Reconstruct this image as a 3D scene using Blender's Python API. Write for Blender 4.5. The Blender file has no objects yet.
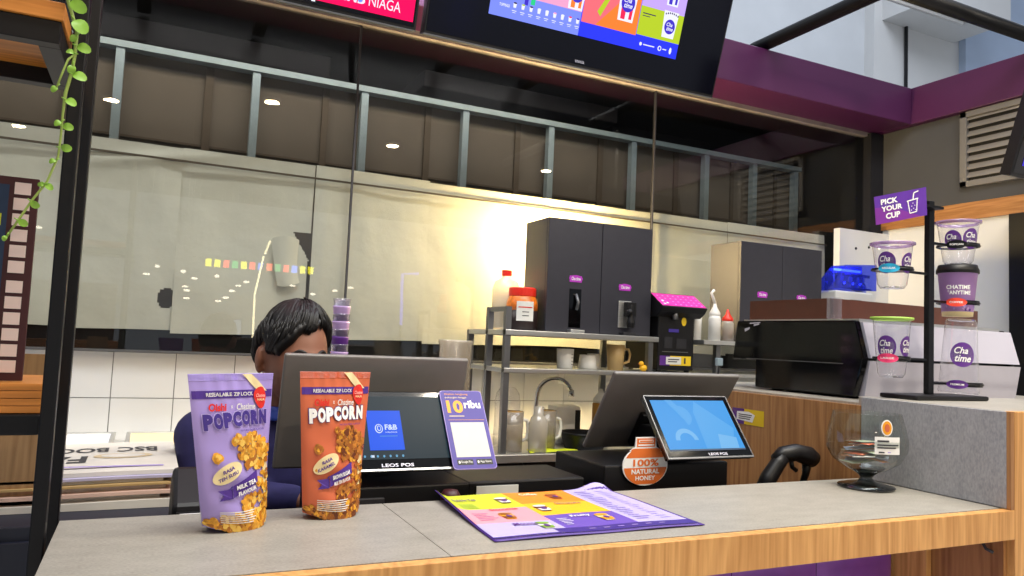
import bpy, math, random
from mathutils import Vector, Matrix, noise
random.seed(7)
PI = math.pi
SC = bpy.context.scene
COL = SC.collection

# ------------------------------------------------------------------ colour / materials
def lin(h):
    h = h.lstrip('#'); v = [int(h[i:i+2], 16)/255 for i in (0, 2, 4)]
    return tuple((c/12.92 if c <= .04045 else ((c+.055)/1.055)**2.4) for c in v) + (1,)

def _new(name):
    m = bpy.data.materials.new(name); m.use_nodes = True
    nt = m.node_tree; b = nt.nodes['Principled BSDF']
    return m, nt, b

def mat(name, col, rough=.5, metal=0., var=.06, scale=30., bump=0., bscale=None, emit=None, es=0., coat=0., spec=.5, stretch=(1,1,1)):
    m, nt, b = _new(name)
    N, L = nt.nodes, nt.links
    c = lin(col)
    b.inputs['Roughness'].default_value = rough
    b.inputs['Metallic'].default_value = metal
    b.inputs['Coat Weight'].default_value = coat
    b.inputs['Specular IOR Level'].default_value = spec
    tc = N.new('ShaderNodeTexCoord'); mp = N.new('ShaderNodeMapping'); mp.inputs['Scale'].default_value = stretch
    L.new(tc.outputs['Object'], mp.inputs['Vector'])
    nz = N.new('ShaderNodeTexNoise'); nz.inputs['Scale'].default_value = scale; nz.inputs['Detail'].default_value = 5
    L.new(mp.outputs['Vector'], nz.inputs['Vector'])
    cr = N.new('ShaderNodeValToRGB')
    cr.color_ramp.elements[0].position = .3; cr.color_ramp.elements[1].position = .7
    cr.color_ramp.elements[0].color = tuple(x*(1-var) for x in c[:3])+(1,)
    cr.color_ramp.elements[1].color = tuple(min(1, x*(1+var)) for x in c[:3])+(1,)
    L.new(nz.outputs['Fac'], cr.inputs['Fac']); L.new(cr.outputs['Color'], b.inputs['Base Color'])
    if bump:
        bp = N.new('ShaderNodeBump'); bp.inputs['Strength'].default_value = bump; bp.inputs['Distance'].default_value = .002
        src = nz
        if bscale:
            src = N.new('ShaderNodeTexNoise'); src.inputs['Scale'].default_value = bscale; src.inputs['Detail'].default_value = 6
            L.new(mp.outputs['Vector'], src.inputs['Vector'])
        L.new(src.outputs['Fac'], bp.inputs['Height']); L.new(bp.outputs['Normal'], b.inputs['Normal'])
    if emit:
        b.inputs['Emission Color'].default_value = lin(emit); b.inputs['Emission Strength'].default_value = es
    return m

def wood(name, c1, c2, axis='Z', scale=1., rough=.45, dist=3.):
    """grain runs along axis"""
    m, nt, b = _new(name); N, L = nt.nodes, nt.links
    tc = N.new('ShaderNodeTexCoord'); mp = N.new('ShaderNodeMapping')
    s = {'X': (.06, 1, 1), 'Y': (1, .06, 1), 'Z': (1, 1, .06)}[axis]
    mp.inputs['Scale'].default_value = tuple(v*scale for v in s)
    L.new(tc.outputs['Object'], mp.inputs['Vector'])
    big = N.new('ShaderNodeTexNoise'); big.inputs['Scale'].default_value = 9; big.inputs['Detail'].default_value = 3; big.inputs['Distortion'].default_value = dist*.3
    L.new(mp.outputs['Vector'], big.inputs['Vector'])
    fine = N.new('ShaderNodeTexNoise'); fine.inputs['Scale'].default_value = 150; fine.inputs['Detail'].default_value = 4
    L.new(mp.outputs['Vector'], fine.inputs['Vector'])
    mul = N.new('ShaderNodeMath'); mul.operation = 'MULTIPLY'; mul.inputs[1].default_value = 9
    L.new(big.outputs['Fac'], mul.inputs[0])
    fr = N.new('ShaderNodeMath'); fr.operation = 'PINGPONG'; fr.inputs[1].default_value = .5
    L.new(mul.outputs[0], fr.inputs[0])
    ad = N.new('ShaderNodeMath'); ad.operation = 'MULTIPLY_ADD'; ad.inputs[1].default_value = .68
    L.new(fr.outputs[0], ad.inputs[0])
    f2 = N.new('ShaderNodeMath'); f2.operation = 'MULTIPLY'; f2.inputs[1].default_value = .7
    L.new(fine.outputs['Fac'], f2.inputs[0]); L.new(f2.outputs[0], ad.inputs[2])
    cr = N.new('ShaderNodeValToRGB'); cr.color_ramp.elements[0].position = .25; cr.color_ramp.elements[1].position = .75
    cr.color_ramp.elements[0].color = lin(c2); cr.color_ramp.elements[1].color = lin(c1)
    L.new(ad.outputs[0], cr.inputs['Fac']); L.new(cr.outputs['Color'], b.inputs['Base Color'])
    b.inputs['Roughness'].default_value = rough
    return m

def stone(name, c1, c2, scale=14., rough=.5, fine=160, bump=.15, mid=None, spec=.5):
    m, nt, b = _new(name); N, L = nt.nodes, nt.links
    tc = N.new('ShaderNodeTexCoord')
    a = N.new('ShaderNodeTexNoise'); a.inputs['Scale'].default_value = scale; a.inputs['Detail'].default_value = 8; a.inputs['Roughness'].default_value = .7
    f = N.new('ShaderNodeTexNoise'); f.inputs['Scale'].default_value = fine; f.inputs['Detail'].default_value = 3
    mp = N.new('ShaderNodeMapping'); mp.inputs['Scale'].default_value = (1, 2.2, 1)
    L.new(tc.outputs['Object'], mp.inputs['Vector'])
    for x in (a, f): L.new(mp.outputs['Vector'], x.inputs['Vector'])
    mx = N.new('ShaderNodeMath'); mx.operation = 'MULTIPLY_ADD'; mx.inputs[1].default_value = .45
    h = N.new('ShaderNodeMath'); h.operation = 'MULTIPLY'; h.inputs[1].default_value = .6
    L.new(f.outputs['Fac'], h.inputs[0]); L.new(a.outputs['Fac'], mx.inputs[0]); L.new(h.outputs[0], mx.inputs[2])
    cr = N.new('ShaderNodeValToRGB'); cr.color_ramp.elements[0].position = .38; cr.color_ramp.elements[1].position = .66
    cr.color_ramp.elements[0].color = lin(c2); cr.color_ramp.elements[1].color = lin(c1)
    L.new(mx.outputs[0], cr.inputs['Fac']); L.new(cr.outputs['Color'], b.inputs['Base Color'])
    bp = N.new('ShaderNodeBump'); bp.inputs['Strength'].default_value = bump; bp.inputs['Distance'].default_value = .001
    L.new(mx.outputs[0], bp.inputs['Height']); L.new(bp.outputs['Normal'], b.inputs['Normal'])
    b.inputs['Roughness'].default_value = rough; b.inputs['Specular IOR Level'].default_value = spec
    return m

def emis(name, col, s=1.):
    m, nt, b = _new(name); b.inputs['Base Color'].default_value = (0, 0, 0, 1)
    b.inputs['Specular IOR Level'].default_value = .08; b.inputs['Roughness'].default_value = .3
    b.inputs['Emission Color'].default_value = lin(col); b.inputs['Emission Strength'].default_value = s
    return m

def clear(name, tint='#ffffff', base=.06, gain=1., rough=.02, diff=0., dcol='#ffffff'):
    """thin clear sheet: see-through face on, mirror at grazing angles"""
    m = bpy.data.materials.new(name); m.use_nodes = True; nt = m.node_tree; N, L = nt.nodes, nt.links
    N.clear()
    out = N.new('ShaderNodeOutputMaterial')
    tr = N.new('ShaderNodeBsdfTransparent'); tr.inputs[0].default_value = lin(tint)
    gl = N.new('ShaderNodeBsdfGlossy'); gl.inputs['Roughness'].default_value = rough
    lw = N.new('ShaderNodeLayerWeight'); lw.inputs['Blend'].default_value = .5
    pw = N.new('ShaderNodeMath'); pw.operation = 'POWER'; pw.inputs[1].default_value = 4
    L.new(lw.outputs['Facing'], pw.inputs[0])
    ma = N.new('ShaderNodeMath'); ma.operation = 'MULTIPLY_ADD'; ma.inputs[1].default_value = gain; ma.inputs[2].default_value = base; ma.use_clamp = True
    L.new(pw.outputs[0], ma.inputs[0])
    src = tr
    if diff:
        df = N.new('ShaderNodeBsdfDiffuse'); df.inputs[0].default_value = lin(dcol)
        m0 = N.new('ShaderNodeMixShader'); m0.inputs[0].default_value = diff
        L.new(tr.outputs[0], m0.inputs[1]); L.new(df.outputs[0], m0.inputs[2]); src = m0
    mx = N.new('ShaderNodeMixShader'); L.new(ma.outputs[0], mx.inputs[0]); L.new(src.outputs[0], mx.inputs[1]); L.new(gl.outputs[0], mx.inputs[2])
    L.new(mx.outputs[0], out.inputs['Surface'])
    return m

M = {}
def mk(k, *a, **kw): M[k] = mat(k, *a, **kw)
M['oak_z'] = wood('oak laminate upright grain', '#e2ab68', '#bd8546', 'Z', 1.)
M['oak_dark'] = wood('oak laminate darker side', '#b58452', '#8e5f34', 'Z', 1.)  # darker copy of the oak; carries the shade of the lower side face
M['oak_y'] = wood('oak laminate deep grain', '#b9814c', '#94602f', 'Y', 1.)
M['oak_x'] = wood('oak laminate level grain', '#d08f4a', '#a8692c', 'X', 1.)
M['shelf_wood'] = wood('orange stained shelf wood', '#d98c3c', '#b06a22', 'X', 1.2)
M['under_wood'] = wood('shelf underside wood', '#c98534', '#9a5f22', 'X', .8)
M['cardboard'] = wood('brown board', '#a8845a', '#8b6a44', 'Z', 1.)
M['counter_top'] = stone('beige grey stone laminate', '#a9a59b', '#8a867d', 14, .42, 220, .1)
M['grey_slab'] = stone('grey cement slab', '#adadb0', '#8f9195', 7, .55, 120, .3)
M['tile'] = mat('white glazed tile', '#e4e4e2', .25, var=.03, scale=3)
M['grout'] = mat('grey grout', '#8a8a86', .9)
M['paper'] = mat('pale covering paper', '#dcdcd2', .85, var=.09, scale=2.4, bump=1., bscale=4.)
M['paper'].node_tree.nodes['Bump'].inputs['Distance'].default_value = .012
M['dark_wall'] = mat('charcoal wall paint', '#464648', .8, var=.04, scale=5)
M['black_void'] = mat('black ceiling void', '#111118', .9, var=.2, scale=2)
M['duct'] = mat('dark grey duct', '#2a2a33', .7)
M['brown_panel'] = mat('brown shutter board', '#6f675e', .7, var=.12, scale=2.5)
M['brown_line'] = mat('shutter fold', '#5d5348', .7)
M['mullion'] = mat('pale grey aluminium', '#a3b6c0', .4, metal=.2)
M['purple'] = mat('plum painted fascia', '#491844', .45, var=.05, scale=4)
M['purple_pad'] = mat('purple upholstery', '#8e50ae', .4, var=.06, scale=30, bump=.1)
M['white'] = mat('white paint', '#d6d6d4', .6, var=.02, scale=4)
M['offwhite'] = mat('off white plaster', '#cfd2d4', .8, var=.04, scale=3)
M['bluewhite'] = mat('pale blue board', '#b3c4dc', .7, var=.03, scale=3)
M['ledge'] = mat('dusty ledge', '#8d8482', .8, var=.15, scale=12)
M['black_metal'] = mat('black powder coated steel', '#0b0c10', .4, var=.1, spec=.3)
M['black_gloss'] = mat('glossy black', '#050506', .08, var=.1, spec=.35)
M['black_plastic'] = mat('matt black plastic', '#0e0e11', .45, var=.1, spec=.35)
M['dark_plastic'] = mat('dark grey plastic', '#242428', .5, var=.1, spec=.4)
M['navy'] = mat('dark navy cabinet', '#141a2c', .5)
M['grey_plastic'] = mat('warm grey plastic shell', '#787572', .42, var=.03, metal=.15)
M['charcoal'] = mat('charcoal sheet metal', '#37373f', .42, var=.04, metal=.35)
M['steel'] = mat('brushed stainless steel', '#c9c9c6', .36, metal=.9, var=.1, scale=8, stretch=(1, 30, 30))
M['steel_dark'] = mat('dull steel post', '#77787a', .4, metal=.8)
M['chrome'] = mat('chrome', '#d5d5d5', .12, metal=1.)
M['silver'] = mat('polished machine panel', '#cfcddc', .2, metal=.3, var=.05, scale=5)
M['mbrown'] = mat('red brown acrylic', '#552c1d', .3, var=.1)
M['glass'] = clear('shopfront glass', '#f1f1ee', .055, .9, .0)
M['cup_clear'] = clear('clear plastic cup', '#fbfbfd', .08, .9, .05, .07, '#e8e4f0')
M['bowl_glass'] = clear('clear bowl glass', '#eef2ef', .07, .95, .0)
M['bottle_clear'] = clear('cloudy bottle plastic', '#f4f0ea', .08, .6, .1, .45, '#d9d2c4')
M['mug_clear'] = clear('frosted mug plastic', '#f4f0ea', .06, .5, .2, .35, '#c9bfae')
def flat(k, c, r=.5, **kw): M[k] = mat(k, c, r, var=kw.pop('var', .02), **kw)
for k, c in dict(lilac='#a895d8', lilac_d='#8b77c4', deep_purple='#3f2b86', violet='#4a2a8a', logo_purple='#5a2a86', orange='#cf6a45', orange_d='#b9481c',
                 cream='#ecd9a4', corn='#e0a02c', corn_d='#b06c1c', corn_l='#f0c45a', choc='#6a3414', choc_l='#a05c1e', red='#d8261c', redcap='#e2231a', tag_blue='#1fa6cf', tag_red='#ef4a34', tag_pink='#ee3f74',
                 pure='#f2f2f0', black='#0c0c0e', yellow='#e8c51c', ylime='#c6d22a', mpink='#ee9aa8', mlil='#b7aee0', morange='#ee8c22', myellow='#f2b81a', mpurple='#6a50b4',
                 cardw='#c4c4c0', slat_grey='#7d7873', badge='#b02ab8', magenta='#e0149a', magenta_l='#f48fd0', ink='#34343a', sign_purple='#3d2d8e', gold='#f0a41c', hon='#e2722a', green_l='#a6cf5a', lav_rim='#b99bd0', blue_deep='#2334c8',
                 darkred='#3d1014', label='#dcdcd6', leaf='#7fb03a', leafstem='#93a94f', navyshirt='#1f1c4a', skin='#8a5a44', hair='#0d0b0c', brow='#1a100e', beige='#cbb894', kraft='#b89a66', pouch_in='#e8e6ea', mpink2='#d8b8a8', mlil2='#b8b4d2', coffee='#a07ab6', coffee_l='#c9a6d8', money1='#9aa68e', money2='#c98a5a', money3='#8e9cae', dark_syrup='#1c0c08', jar_orange='#c8641a', paperw='#e2e0da', paperg='#9a9894', cloth_y='#d4e020', amber='#a8791e', bluecollar='#3350b8', honey='#e2722a', jeans='#1c2440', skinpink='#7a4438', navyblue='#16304e', skinsq='#e6cfc6', sky_box='#3a6c9c').items():
    flat(k, c)
M['jar_orange'] = mat('jar_orange', '#d8701c', .3, var=.3, scale=80)
for k in ('lilac', 'orange', 'lilac_d', 'orange_d', 'corn', 'corn_d', 'corn_l', 'choc', 'choc_l'):
    M[k].node_tree.nodes['Principled BSDF'].inputs['Roughness'].default_value = .32
M['corn'] = mat('golden popcorn print', '#dc9c2e', .35, var=.35, scale=140)
M['corn_p'] = mat('caramel popcorn print', '#b87428', .35, var=.45, scale=140)
M['leaf'] = mat('fresh green leaf', '#86b43c', .4, var=.15, scale=40)
M['hair'] = mat('black hair', '#0e0c0d', .5, var=.3, scale=120)
M['skin'] = mat('brown skin', '#8c5d48', .5, var=.06, scale=30, bump=.05)
M['navyshirt'] = mat('navy cotton', '#221f52', .85, var=.1, scale=60, bump=.3)
M['jarred'] = mat('red lid', '#dd2a18', .35)
M['news'] = mat('newsprint', '#cfcbc2', .9, var=.06, scale=12)
M['sky_blue_scr'] = emis('light blue screen', '#4aa4f0', .85)
M['sky_blue_l'] = emis('paler blue swirl', '#7cc0f6', .85)
M['sky_blue_m'] = emis('soft blue swirl', '#5fb0f3', .85)
M['desk_scr'] = emis('dark teal desktop', '#22343e', .8)
M['win_scr'] = emis('blue app window', '#1c5cf0', .9)
M['txt_scr'] = emis('screen white', '#d8e8ff', .9)
M['task_scr'] = emis('taskbar icon', '#6fb4e0', .8)
M['tv_dark'] = mat('tv glass', '#070710', .15, spec=.3)
for k, c, s in (('t_lav', '#7f90ff', 1.), ('t_blue', '#2f3cff', 1.), ('t_pink', '#f3a6cf', 1.), ('t_orange', '#ff8436', 1.), ('t_yel', '#b8d02c', 1.), ('t_lil', '#c6a8ff', 1.), ('t_white', '#eef0ff', 1.),
                ('t_purp', '#4434c8', 1.), ('t_red', '#f22a58', 1.), ('t_hot', '#ff0f5c', 1.1), ('t_coral', '#f4707c', 1.), ('t_green', '#2fd08a', 1.), ('t_dark', '#3a2a58', 1.)):
    M[k] = emis('tv '+k, c, s)

# ------------------------------------------------------------------ mesh builder
TF = {}          # object -> world matrix of its frame
class MB:
    def __init__(s): s.v = []; s.f = []; s.m = []; s.cur = 0
    def _b(s): return len(s.v)
    def poly(s, pts, m=None):
        b = s._b(); s.v += [tuple(p) for p in pts]; s.f.append(tuple(range(b, b+len(pts)))); s.m.append(s.cur if m is None else m); return s
    def mesh(s, vs, fs, m=None):
        b = s._b(); s.v += [tuple(p) for p in vs]
        for f in fs: s.f.append(tuple(b+i for i in f)); s.m.append(s.cur if m is None else m)
        return s
    def box(s, x0, x1, y0, y1, z0, z1, m=None, T=None):
        vs = [Vector(p) for p in ((x0,y0,z0),(x1,y0,z0),(x1,y1,z0),(x0,y1,z0),(x0,y0,z1),(x1,y0,z1),(x1,y1,z1),(x0,y1,z1))]
        if T: vs = [T @ p for p in vs]
        return s.mesh(vs, [(0,3,2,1),(4,5,6,7),(0,1,5,4),(1,2,6,5),(2,3,7,6),(3,0,4,7)], m)
    def prism(s, pts, a0, a1, axis='x', m=None, T=None):
        """pts polygon in the plane normal to axis"""
        def P(a, p):
            return Vector({'x': (a, p[0], p[1]), 'y': (p[0], a, p[1]), 'z': (p[0], p[1], a)}[axis])
        n = len(pts); vs = [P(a0, p) for p in pts]+[P(a1, p) for p in pts]
        if T: vs = [T @ p for p in vs]
        fs = [tuple(range(n-1, -1, -1)), tuple(range(n, 2*n))]+[(i, (i+1) % n, n+(i+1) % n, n+i) for i in range(n)]
        return s.mesh(vs, fs, m)
    def lathe(s, prof, c=(0,0,0), n=32, T=None, m=None, cap=True, ms=None):
        c = Vector(c); vs = []
        for r, z in prof:
            for k in range(n):
                a = 2*PI*k/n; p = Vector((r*math.cos(a), r*math.sin(a), z))
                vs.append((T @ p if T else p)+c)
        b = s._b(); s.v += [tuple(p) for p in vs]
        for i in range(len(prof)-1):
            for k in range(n):
                s.f.append((b+i*n+k, b+i*n+(k+1) % n, b+(i+1)*n+(k+1) % n, b+(i+1)*n+k))
                s.m.append(ms[i] if ms else (s.cur if m is None else m))
        if cap:
            if prof[0][0] > 1e-5: s.f.append(tuple(b+k for k in range(n-1, -1, -1))); s.m.append(ms[0] if ms else (s.cur if m is None else m))
            if prof[-1][0] > 1e-5: s.f.append(tuple(b+(len(prof)-1)*n+k for k in range(n))); s.m.append(ms[-1] if ms else (s.cur if m is None else m))
        return s
    def tube(s, pts, r, n=10, m=None, cap=True, sq=False):
        pts = [Vector(p) for p in pts]
        rs = r if isinstance(r, (list, tuple)) else [r]*len(pts)
        b = s._b(); prev = None
        for i, p in enumerate(pts):
            t = (pts[min(i+1, len(pts)-1)]-pts[max(i-1, 0)]).normalized()
            if prev is None:
                u = t.orthogonal().normalized()
                if abs(t.z) > .99: u = Vector((1, 0, 0))
            else: u = (prev-t*prev.dot(t)).normalized()
            prev = u; w = t.cross(u)
            for k in range(n):
                a = 2*PI*k/n+(PI/4 if sq else 0); s.v.append(tuple(p+(u*math.cos(a)+w*math.sin(a))*rs[i]))
        for i in range(len(pts)-1):
            for k in range(n):
                s.f.append((b+i*n+k, b+i*n+(k+1) % n, b+(i+1)*n+(k+1) % n, b+(i+1)*n+k)); s.m.append(s.cur if m is None else m)
        if cap:
            s.f.append(tuple(b+k for k in range(n-1, -1, -1))); s.m.append(s.cur if m is None else m)
            e = b+(len(pts)-1)*n; s.f.append(tuple(e+k for k in range(n))); s.m.append(s.cur if m is None else m)
        return s
    def ball(s, c, r, n=12, m=None, T=None):
        rx, ry, rz = (r, r, r) if not isinstance(r, tuple) else r
        vs = []; c = Vector(c)
        for i in range(1, n):
            t = PI*i/n
            for k in range(2*n):
                a = PI*k/n; p = Vector((rx*math.sin(t)*math.cos(a), ry*math.sin(t)*math.sin(a), rz*math.cos(t)))
                vs.append((T @ p if T else p)+c)
        top = Vector((0, 0, rz)); bot = Vector((0, 0, -rz))
        vs += [(T @ top if T else top)+c, (T @ bot if T else bot)+c]
        N = 2*n; fs = []
        for i in range(n-2):
            for k in range(N): fs.append((i*N+k, (i+1)*N+k, (i+1)*N+(k+1) % N, i*N+(k+1) % N))
        t0 = (n-1)*N
        for k in range(N): fs.append((t0, k, (k+1) % N)); fs.append((t0+1, (n-2)*N+(k+1) % N, (n-2)*N+k))
        return s.mesh(vs, fs, m)
    def grid(s, fn, nu, nv, m=None, skip=None, close=False):
        b = s._b()
        for j in range(nv+1):
            for i in range(nu+1): s.v.append(tuple(fn(i/nu, j/nv)))
        for j in range(nv):
            for i in range(nu):
                if skip and skip((i+.5)/nu, (j+.5)/nv): continue
                a = b+j*(nu+1)+i; s.f.append((a, a+1, a+nu+2, a+nu+1)); s.m.append(s.cur if m is None else m)
        return s
    def build(s, name, mats, parent=None, smooth=False, bevel=0, loc=None, solid=0, sub=0, world=None, seg=2, remesh=0, smit=0):
        if not isinstance(mats, (list, tuple)): mats = [mats]
        Tm = None
        vs = s.v
        if parent is not None:
            Tm = TF[parent.name]; inv = Tm.inverted()
            if world is not False: vs = [tuple(inv @ Vector(p)) for p in vs]
        elif loc is not None:
            Tm = Matrix.Translation(loc); vs = [tuple(Vector(p)-Vector(loc)) for p in vs]
        else: Tm = Matrix.Identity(4)
        me = bpy.data.meshes.new(name); me.from_pydata(vs, [], s.f)
        for mm in mats: me.materials.append(M[mm] if isinstance(mm, str) else mm)
        for p, i in zip(me.polygons, s.m): p.material_index = min(i, len(mats)-1)
        if smooth: me.polygons.foreach_set('use_smooth', [True]*len(me.polygons))
        me.update()
        o = bpy.data.objects.new(name, me); COL.objects.link(o)
        if parent is not None: o.parent = parent
        elif loc is not None: o.location = loc
        TF[o.name] = Tm
        if remesh:
            r = o.modifiers.new('r', 'REMESH'); r.mode = 'VOXEL'; r.voxel_size = remesh; r.use_smooth_shade = True
        if smit:
            r = o.modifiers.new('s', 'SMOOTH'); r.iterations = smit; r.factor = .5
        if solid:
            q = o.modifiers.new('t', 'SOLIDIFY'); q.thickness = solid; q.offset = 0
        if bevel:
            w = o.modifiers.new('b', 'BEVEL'); w.width = bevel; w.segments = seg; w.limit_method = 'ANGLE'; w.angle_limit = .6
        if sub:
            w = o.modifiers.new('u', 'SUBSURF'); w.levels = sub; w.render_levels = sub
        return o

def thing(name, label, cat, loc=(0,0,0), rz=0, group=None):
    o = bpy.data.objects.new(name, None); COL.objects.link(o)
    o.location = loc; o.rotation_euler = (0, 0, rz); o.empty_display_size = .05
    TF[o.name] = Matrix.Translation(loc) @ Matrix.Rotation(rz, 4, 'Z')
    o['label'] = label; o['category'] = cat
    if group: o['group'] = group
    return o
def tag(o, label, cat, group=None, kind=None):
    o['label'] = label; o['category'] = cat
    if group: o['group'] = group
    if kind: o['kind'] = kind
    return o
def struct(o): o['kind'] = 'structure'; return o
def L(x, y, z): return (x, y, z)

# ------------------------------------------------------------------ lettering
_tc = {}
def text_geo(txt, bold=0., shear=0.):
    k = (txt, bold, shear)
    if k in _tc: return _tc[k]
    cu = bpy.data.curves.new('t', 'FONT'); cu.body = txt; cu.size = 1; cu.offset = bold; cu.shear = shear; cu.resolution_u = 3
    cu.fill_mode = 'FRONT'
    ob = bpy.data.objects.new('t', cu)
    me = ob.to_mesh()
    vs = [(v.co.x, v.co.y) for v in me.vertices]; fs = [tuple(p.vertices) for p in me.polygons]
    ob.to_mesh_clear(); bpy.data.objects.remove(ob); bpy.data.curves.remove(cu)
    x0 = min(v[0] for v in vs); x1 = max(v[0] for v in vs); y0 = min(v[1] for v in vs); y1 = max(v[1] for v in vs)
    r = ([((x-x0)/(x1-x0), (y-y0)/(y1-y0)) for x, y in vs], fs)
    _tc[k] = r; return r

class Art(MB):
    """flat printed shapes in (u,v), mapped to 3D by fn(u,v,h)"""
    def __init__(s, fn, mats, step=.0004):
        super().__init__(); s.fn = fn; s.mats = mats; s.step = step
    def mi(s, k):
        if k not in s.mats: s.mats.append(k)
        return s.mats.index(k)
    def rect(s, u0, u1, v0, v1, k, h=1, nu=1, nv=1, skew=0.):
        s.grid(lambda a, b: s.fn(u0+(u1-u0)*a+skew*b, v0+(v1-v0)*b, h*s.step), nu, nv, s.mi(k)); return s
    def pg(s, pts, k, h=1): s.poly([s.fn(u, v, h*s.step) for u, v in pts], s.mi(k)); return s
    def ell(s, u, v, ru, rv, k, h=1, n=20, rot=0.):
        pts = []
        for i in range(n):
            a = 2*PI*i/n; x = ru*math.cos(a); y = rv*math.sin(a)
            pts.append((u+x*math.cos(rot)-y*math.sin(rot), v+x*math.sin(rot)+y*math.cos(rot)))
        c = s._b(); s.v.append(tuple(s.fn(u, v, h*s.step))); s.v += [tuple(s.fn(*p, h*s.step)) for p in pts]
        for i in range(n): s.f.append((c, c+1+i, c+1+(i+1) % n)); s.m.append(s.mi(k))
        return s
    def text(s, t, u0, u1, v0, v1, k, h=2, bold=0., shear=0., rot=0.):
        vs, fs = text_geo(t, bold, shear)
        cu, cv = (u0+u1)/2, (v0+v1)/2; out = []
        for x, y in vs:
            a = u0+(u1-u0)*x-cu; b = v0+(v1-v0)*y-cv
            a, b = a*math.cos(rot)-b*math.sin(rot), a*math.sin(rot)+b*math.cos(rot)
            out.append(s.fn(cu+a, cv+b, h*s.step))
        s.mesh(out, fs, s.mi(k)); return s
    def blob(s, u, v, r, k, h=1, n=14, jag=.25, asp=1., seed=0):
        rr = random.Random(seed); ph = rr.random()*6
        c = s._b(); s.v.append(tuple(s.fn(u, v, h*s.step)))
        for i in range(n):
            a = 2*PI*i/n; q = r*(1+jag*math.sin(a*3+ph)*.35+jag*.6*(rr.random()-.5))
            s.v.append(tuple(s.fn(u+q*math.cos(a)*asp, v+q*math.sin(a), h*s.step)))
        for i in range(n): s.f.append((c, c+1+i, c+1+(i+1) % n)); s.m.append(s.mi(k))
        return s
    def done(s, name, parent, **kw): return s.build(name, s.mats, parent, **kw)

def planefn(o, u, v):
    o, u, v = Vector(o), Vector(u), Vector(v); n = u.cross(v).normalized()
    return lambda a, b, h=0: o+u*a+v*b+n*h

# =================================================================== SETTING
b = MB().box(-6, 9, -9, 12, -.05, 0); struct(b.build('floor', 'offwhite'))
# mall wall beyond the kiosk, seen over the fascia
struct(MB().box(2.5, 6.63, 5.5, 5.7, 2.8, 7.5).build('wall_back', 'offwhite'))
b = MB().box(6.63, 8.0, 5.38, 5.7, 2.8, 7.5); struct(b.build('wall_pier', 'white'))
struct(MB().box(6.75, 7.9, 4.75, 5.38, 4.9, 5.9).build('ceiling_bulkhead', 'white'))
struct(MB().box(8.0, 9.6, 5.3, 5.6, 2.8, 7.5).build('wall_panel', 'bluewhite'))
struct(MB().box(9.6, 14, 6.5, 6.7, 2.0, 8).build('wall_far', 'bluewhite'))
MBc = MB().tube([(7.1, 5.36, 4.1), (7.1, 5.36, 4.9)], .018, 8)
tag(MBc.build('hanging_conduit', 'black_plastic', loc=(7.1, 5.36, 4.1)), 'thin black conduit running down the white pier above the fascia corner', 'pipe')
# dark shop behind the glass
struct(MB().box(-2.5, 3.75, 3.66, 3.7, 0, 2.56).build('wall_shutter', 'brown_panel'))
struct(MB().box(-2.5, 5.6, 3.02, 5.45, 2.86, 2.9).build('ceiling_shop', 'black_void'))
struct(MB().box(-2.5, 5.6, 5.35, 5.45, 0, 2.86).build('wall_shop', 'black_void'))
struct(MB().box(3.75, 3.8, 3.02, 5.35, 0, 2.86).build('wall_shop_right', 'black_void'))
struct(MB().box(-2.55, -2.5, 3.02, 5.45, 0, 2.86).build('wall_shop_left', 'black_void'))
for i, (x0, x1, y0, y1, z0, z1) in enumerate(((-1.2, .8, 4.1, 4.6, 2.74, 2.859), (1.3, 2.6, 4.0, 4.4, 2.76, 2.859), (2.75, 3.6, 4.3, 4.7, 2.73, 2.859))):
    tag(MB().box(x0, x1, y0, y1, z0, z1).build('hanging_air_duct', 'duct', loc=(x0, y0, z0), bevel=.01),
        ('long dark duct under the black ceiling at the left end', 'dark duct behind the middle of the glass', 'short dark duct behind the right end of the glass')[i], 'duct')
fr = thing('window_framing', 'pale aluminium framing of the shuttered shop front behind the glass', 'window frame', (0, 3.6, 0))
MB().box(-2.4, 3.75, 3.58, 3.64, 2.53, 2.558).build('rail', 'mullion', fr)
mx = [-1.29, -.74, -.189, .369, .875, 1.406, 1.91, 2.453, 2.985, 3.367, 3.716]
for x in mx:
    MB().box(x-.017, x+.017, 3.59, 3.63, 1.2, 2.53).build('mullion', 'mullion', fr)
b = MB()
for i in range(len(mx)-1):
    x0, x1 = mx[i], mx[i+1]
    b.box(x0+(x1-x0)*.62, x0+(x1-x0)*.68, 3.645, 3.66, 1.9, 2.53)
    b.box(x0+.02, x1-.02, 3.65, 3.66, 2.16, 2.17)
b.build('panel_seam', 'brown_line', fr)
# tiled lower wall, dark strip, glass
tw, th = .197, .1985
b = MB().box(-2.5, 3.66, 2.985, 3.02, 0, 1.255, 1)
for i in range(31):
    for j in range(3):
        x0 = -2.3+i*.2+.0; z1 = 1.252-j*.16; z0 = z1-.157
        if x0+tw < 3.66: b.box(x0, x0+tw, 2.979, 2.986, z0, z1, 0)
struct(b.build('wall_tiled', ['tile', 'grout']))
struct(MB().box(-2.5, 3.66, 2.93, 3.02, 1.255, 1.262).build('trim_1', 'steel_dark'))
struct(MB().box(-2.5, 3.66, 2.99, 3.02, 1.262, 1.40).build('trim_2', 'black_plastic'))
gl = [(-2.2, -.756), (-.752, .684), (.688, 2.126), (2.13, 3.60)]
for i, (x0, x1) in enumerate(gl):
    o = struct(MB().box(x0, x1, 2.948, 2.954, 1.262, 2.60).build('window_%d' % (i+1), 'glass'))
b = MB()
for x in (-.754, .686, 2.128): b.box(x-.0035, x+.0035, 2.944, 2.958, 1.262, 2.60)
struct(b.build('trim_3', 'duct'))
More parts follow.
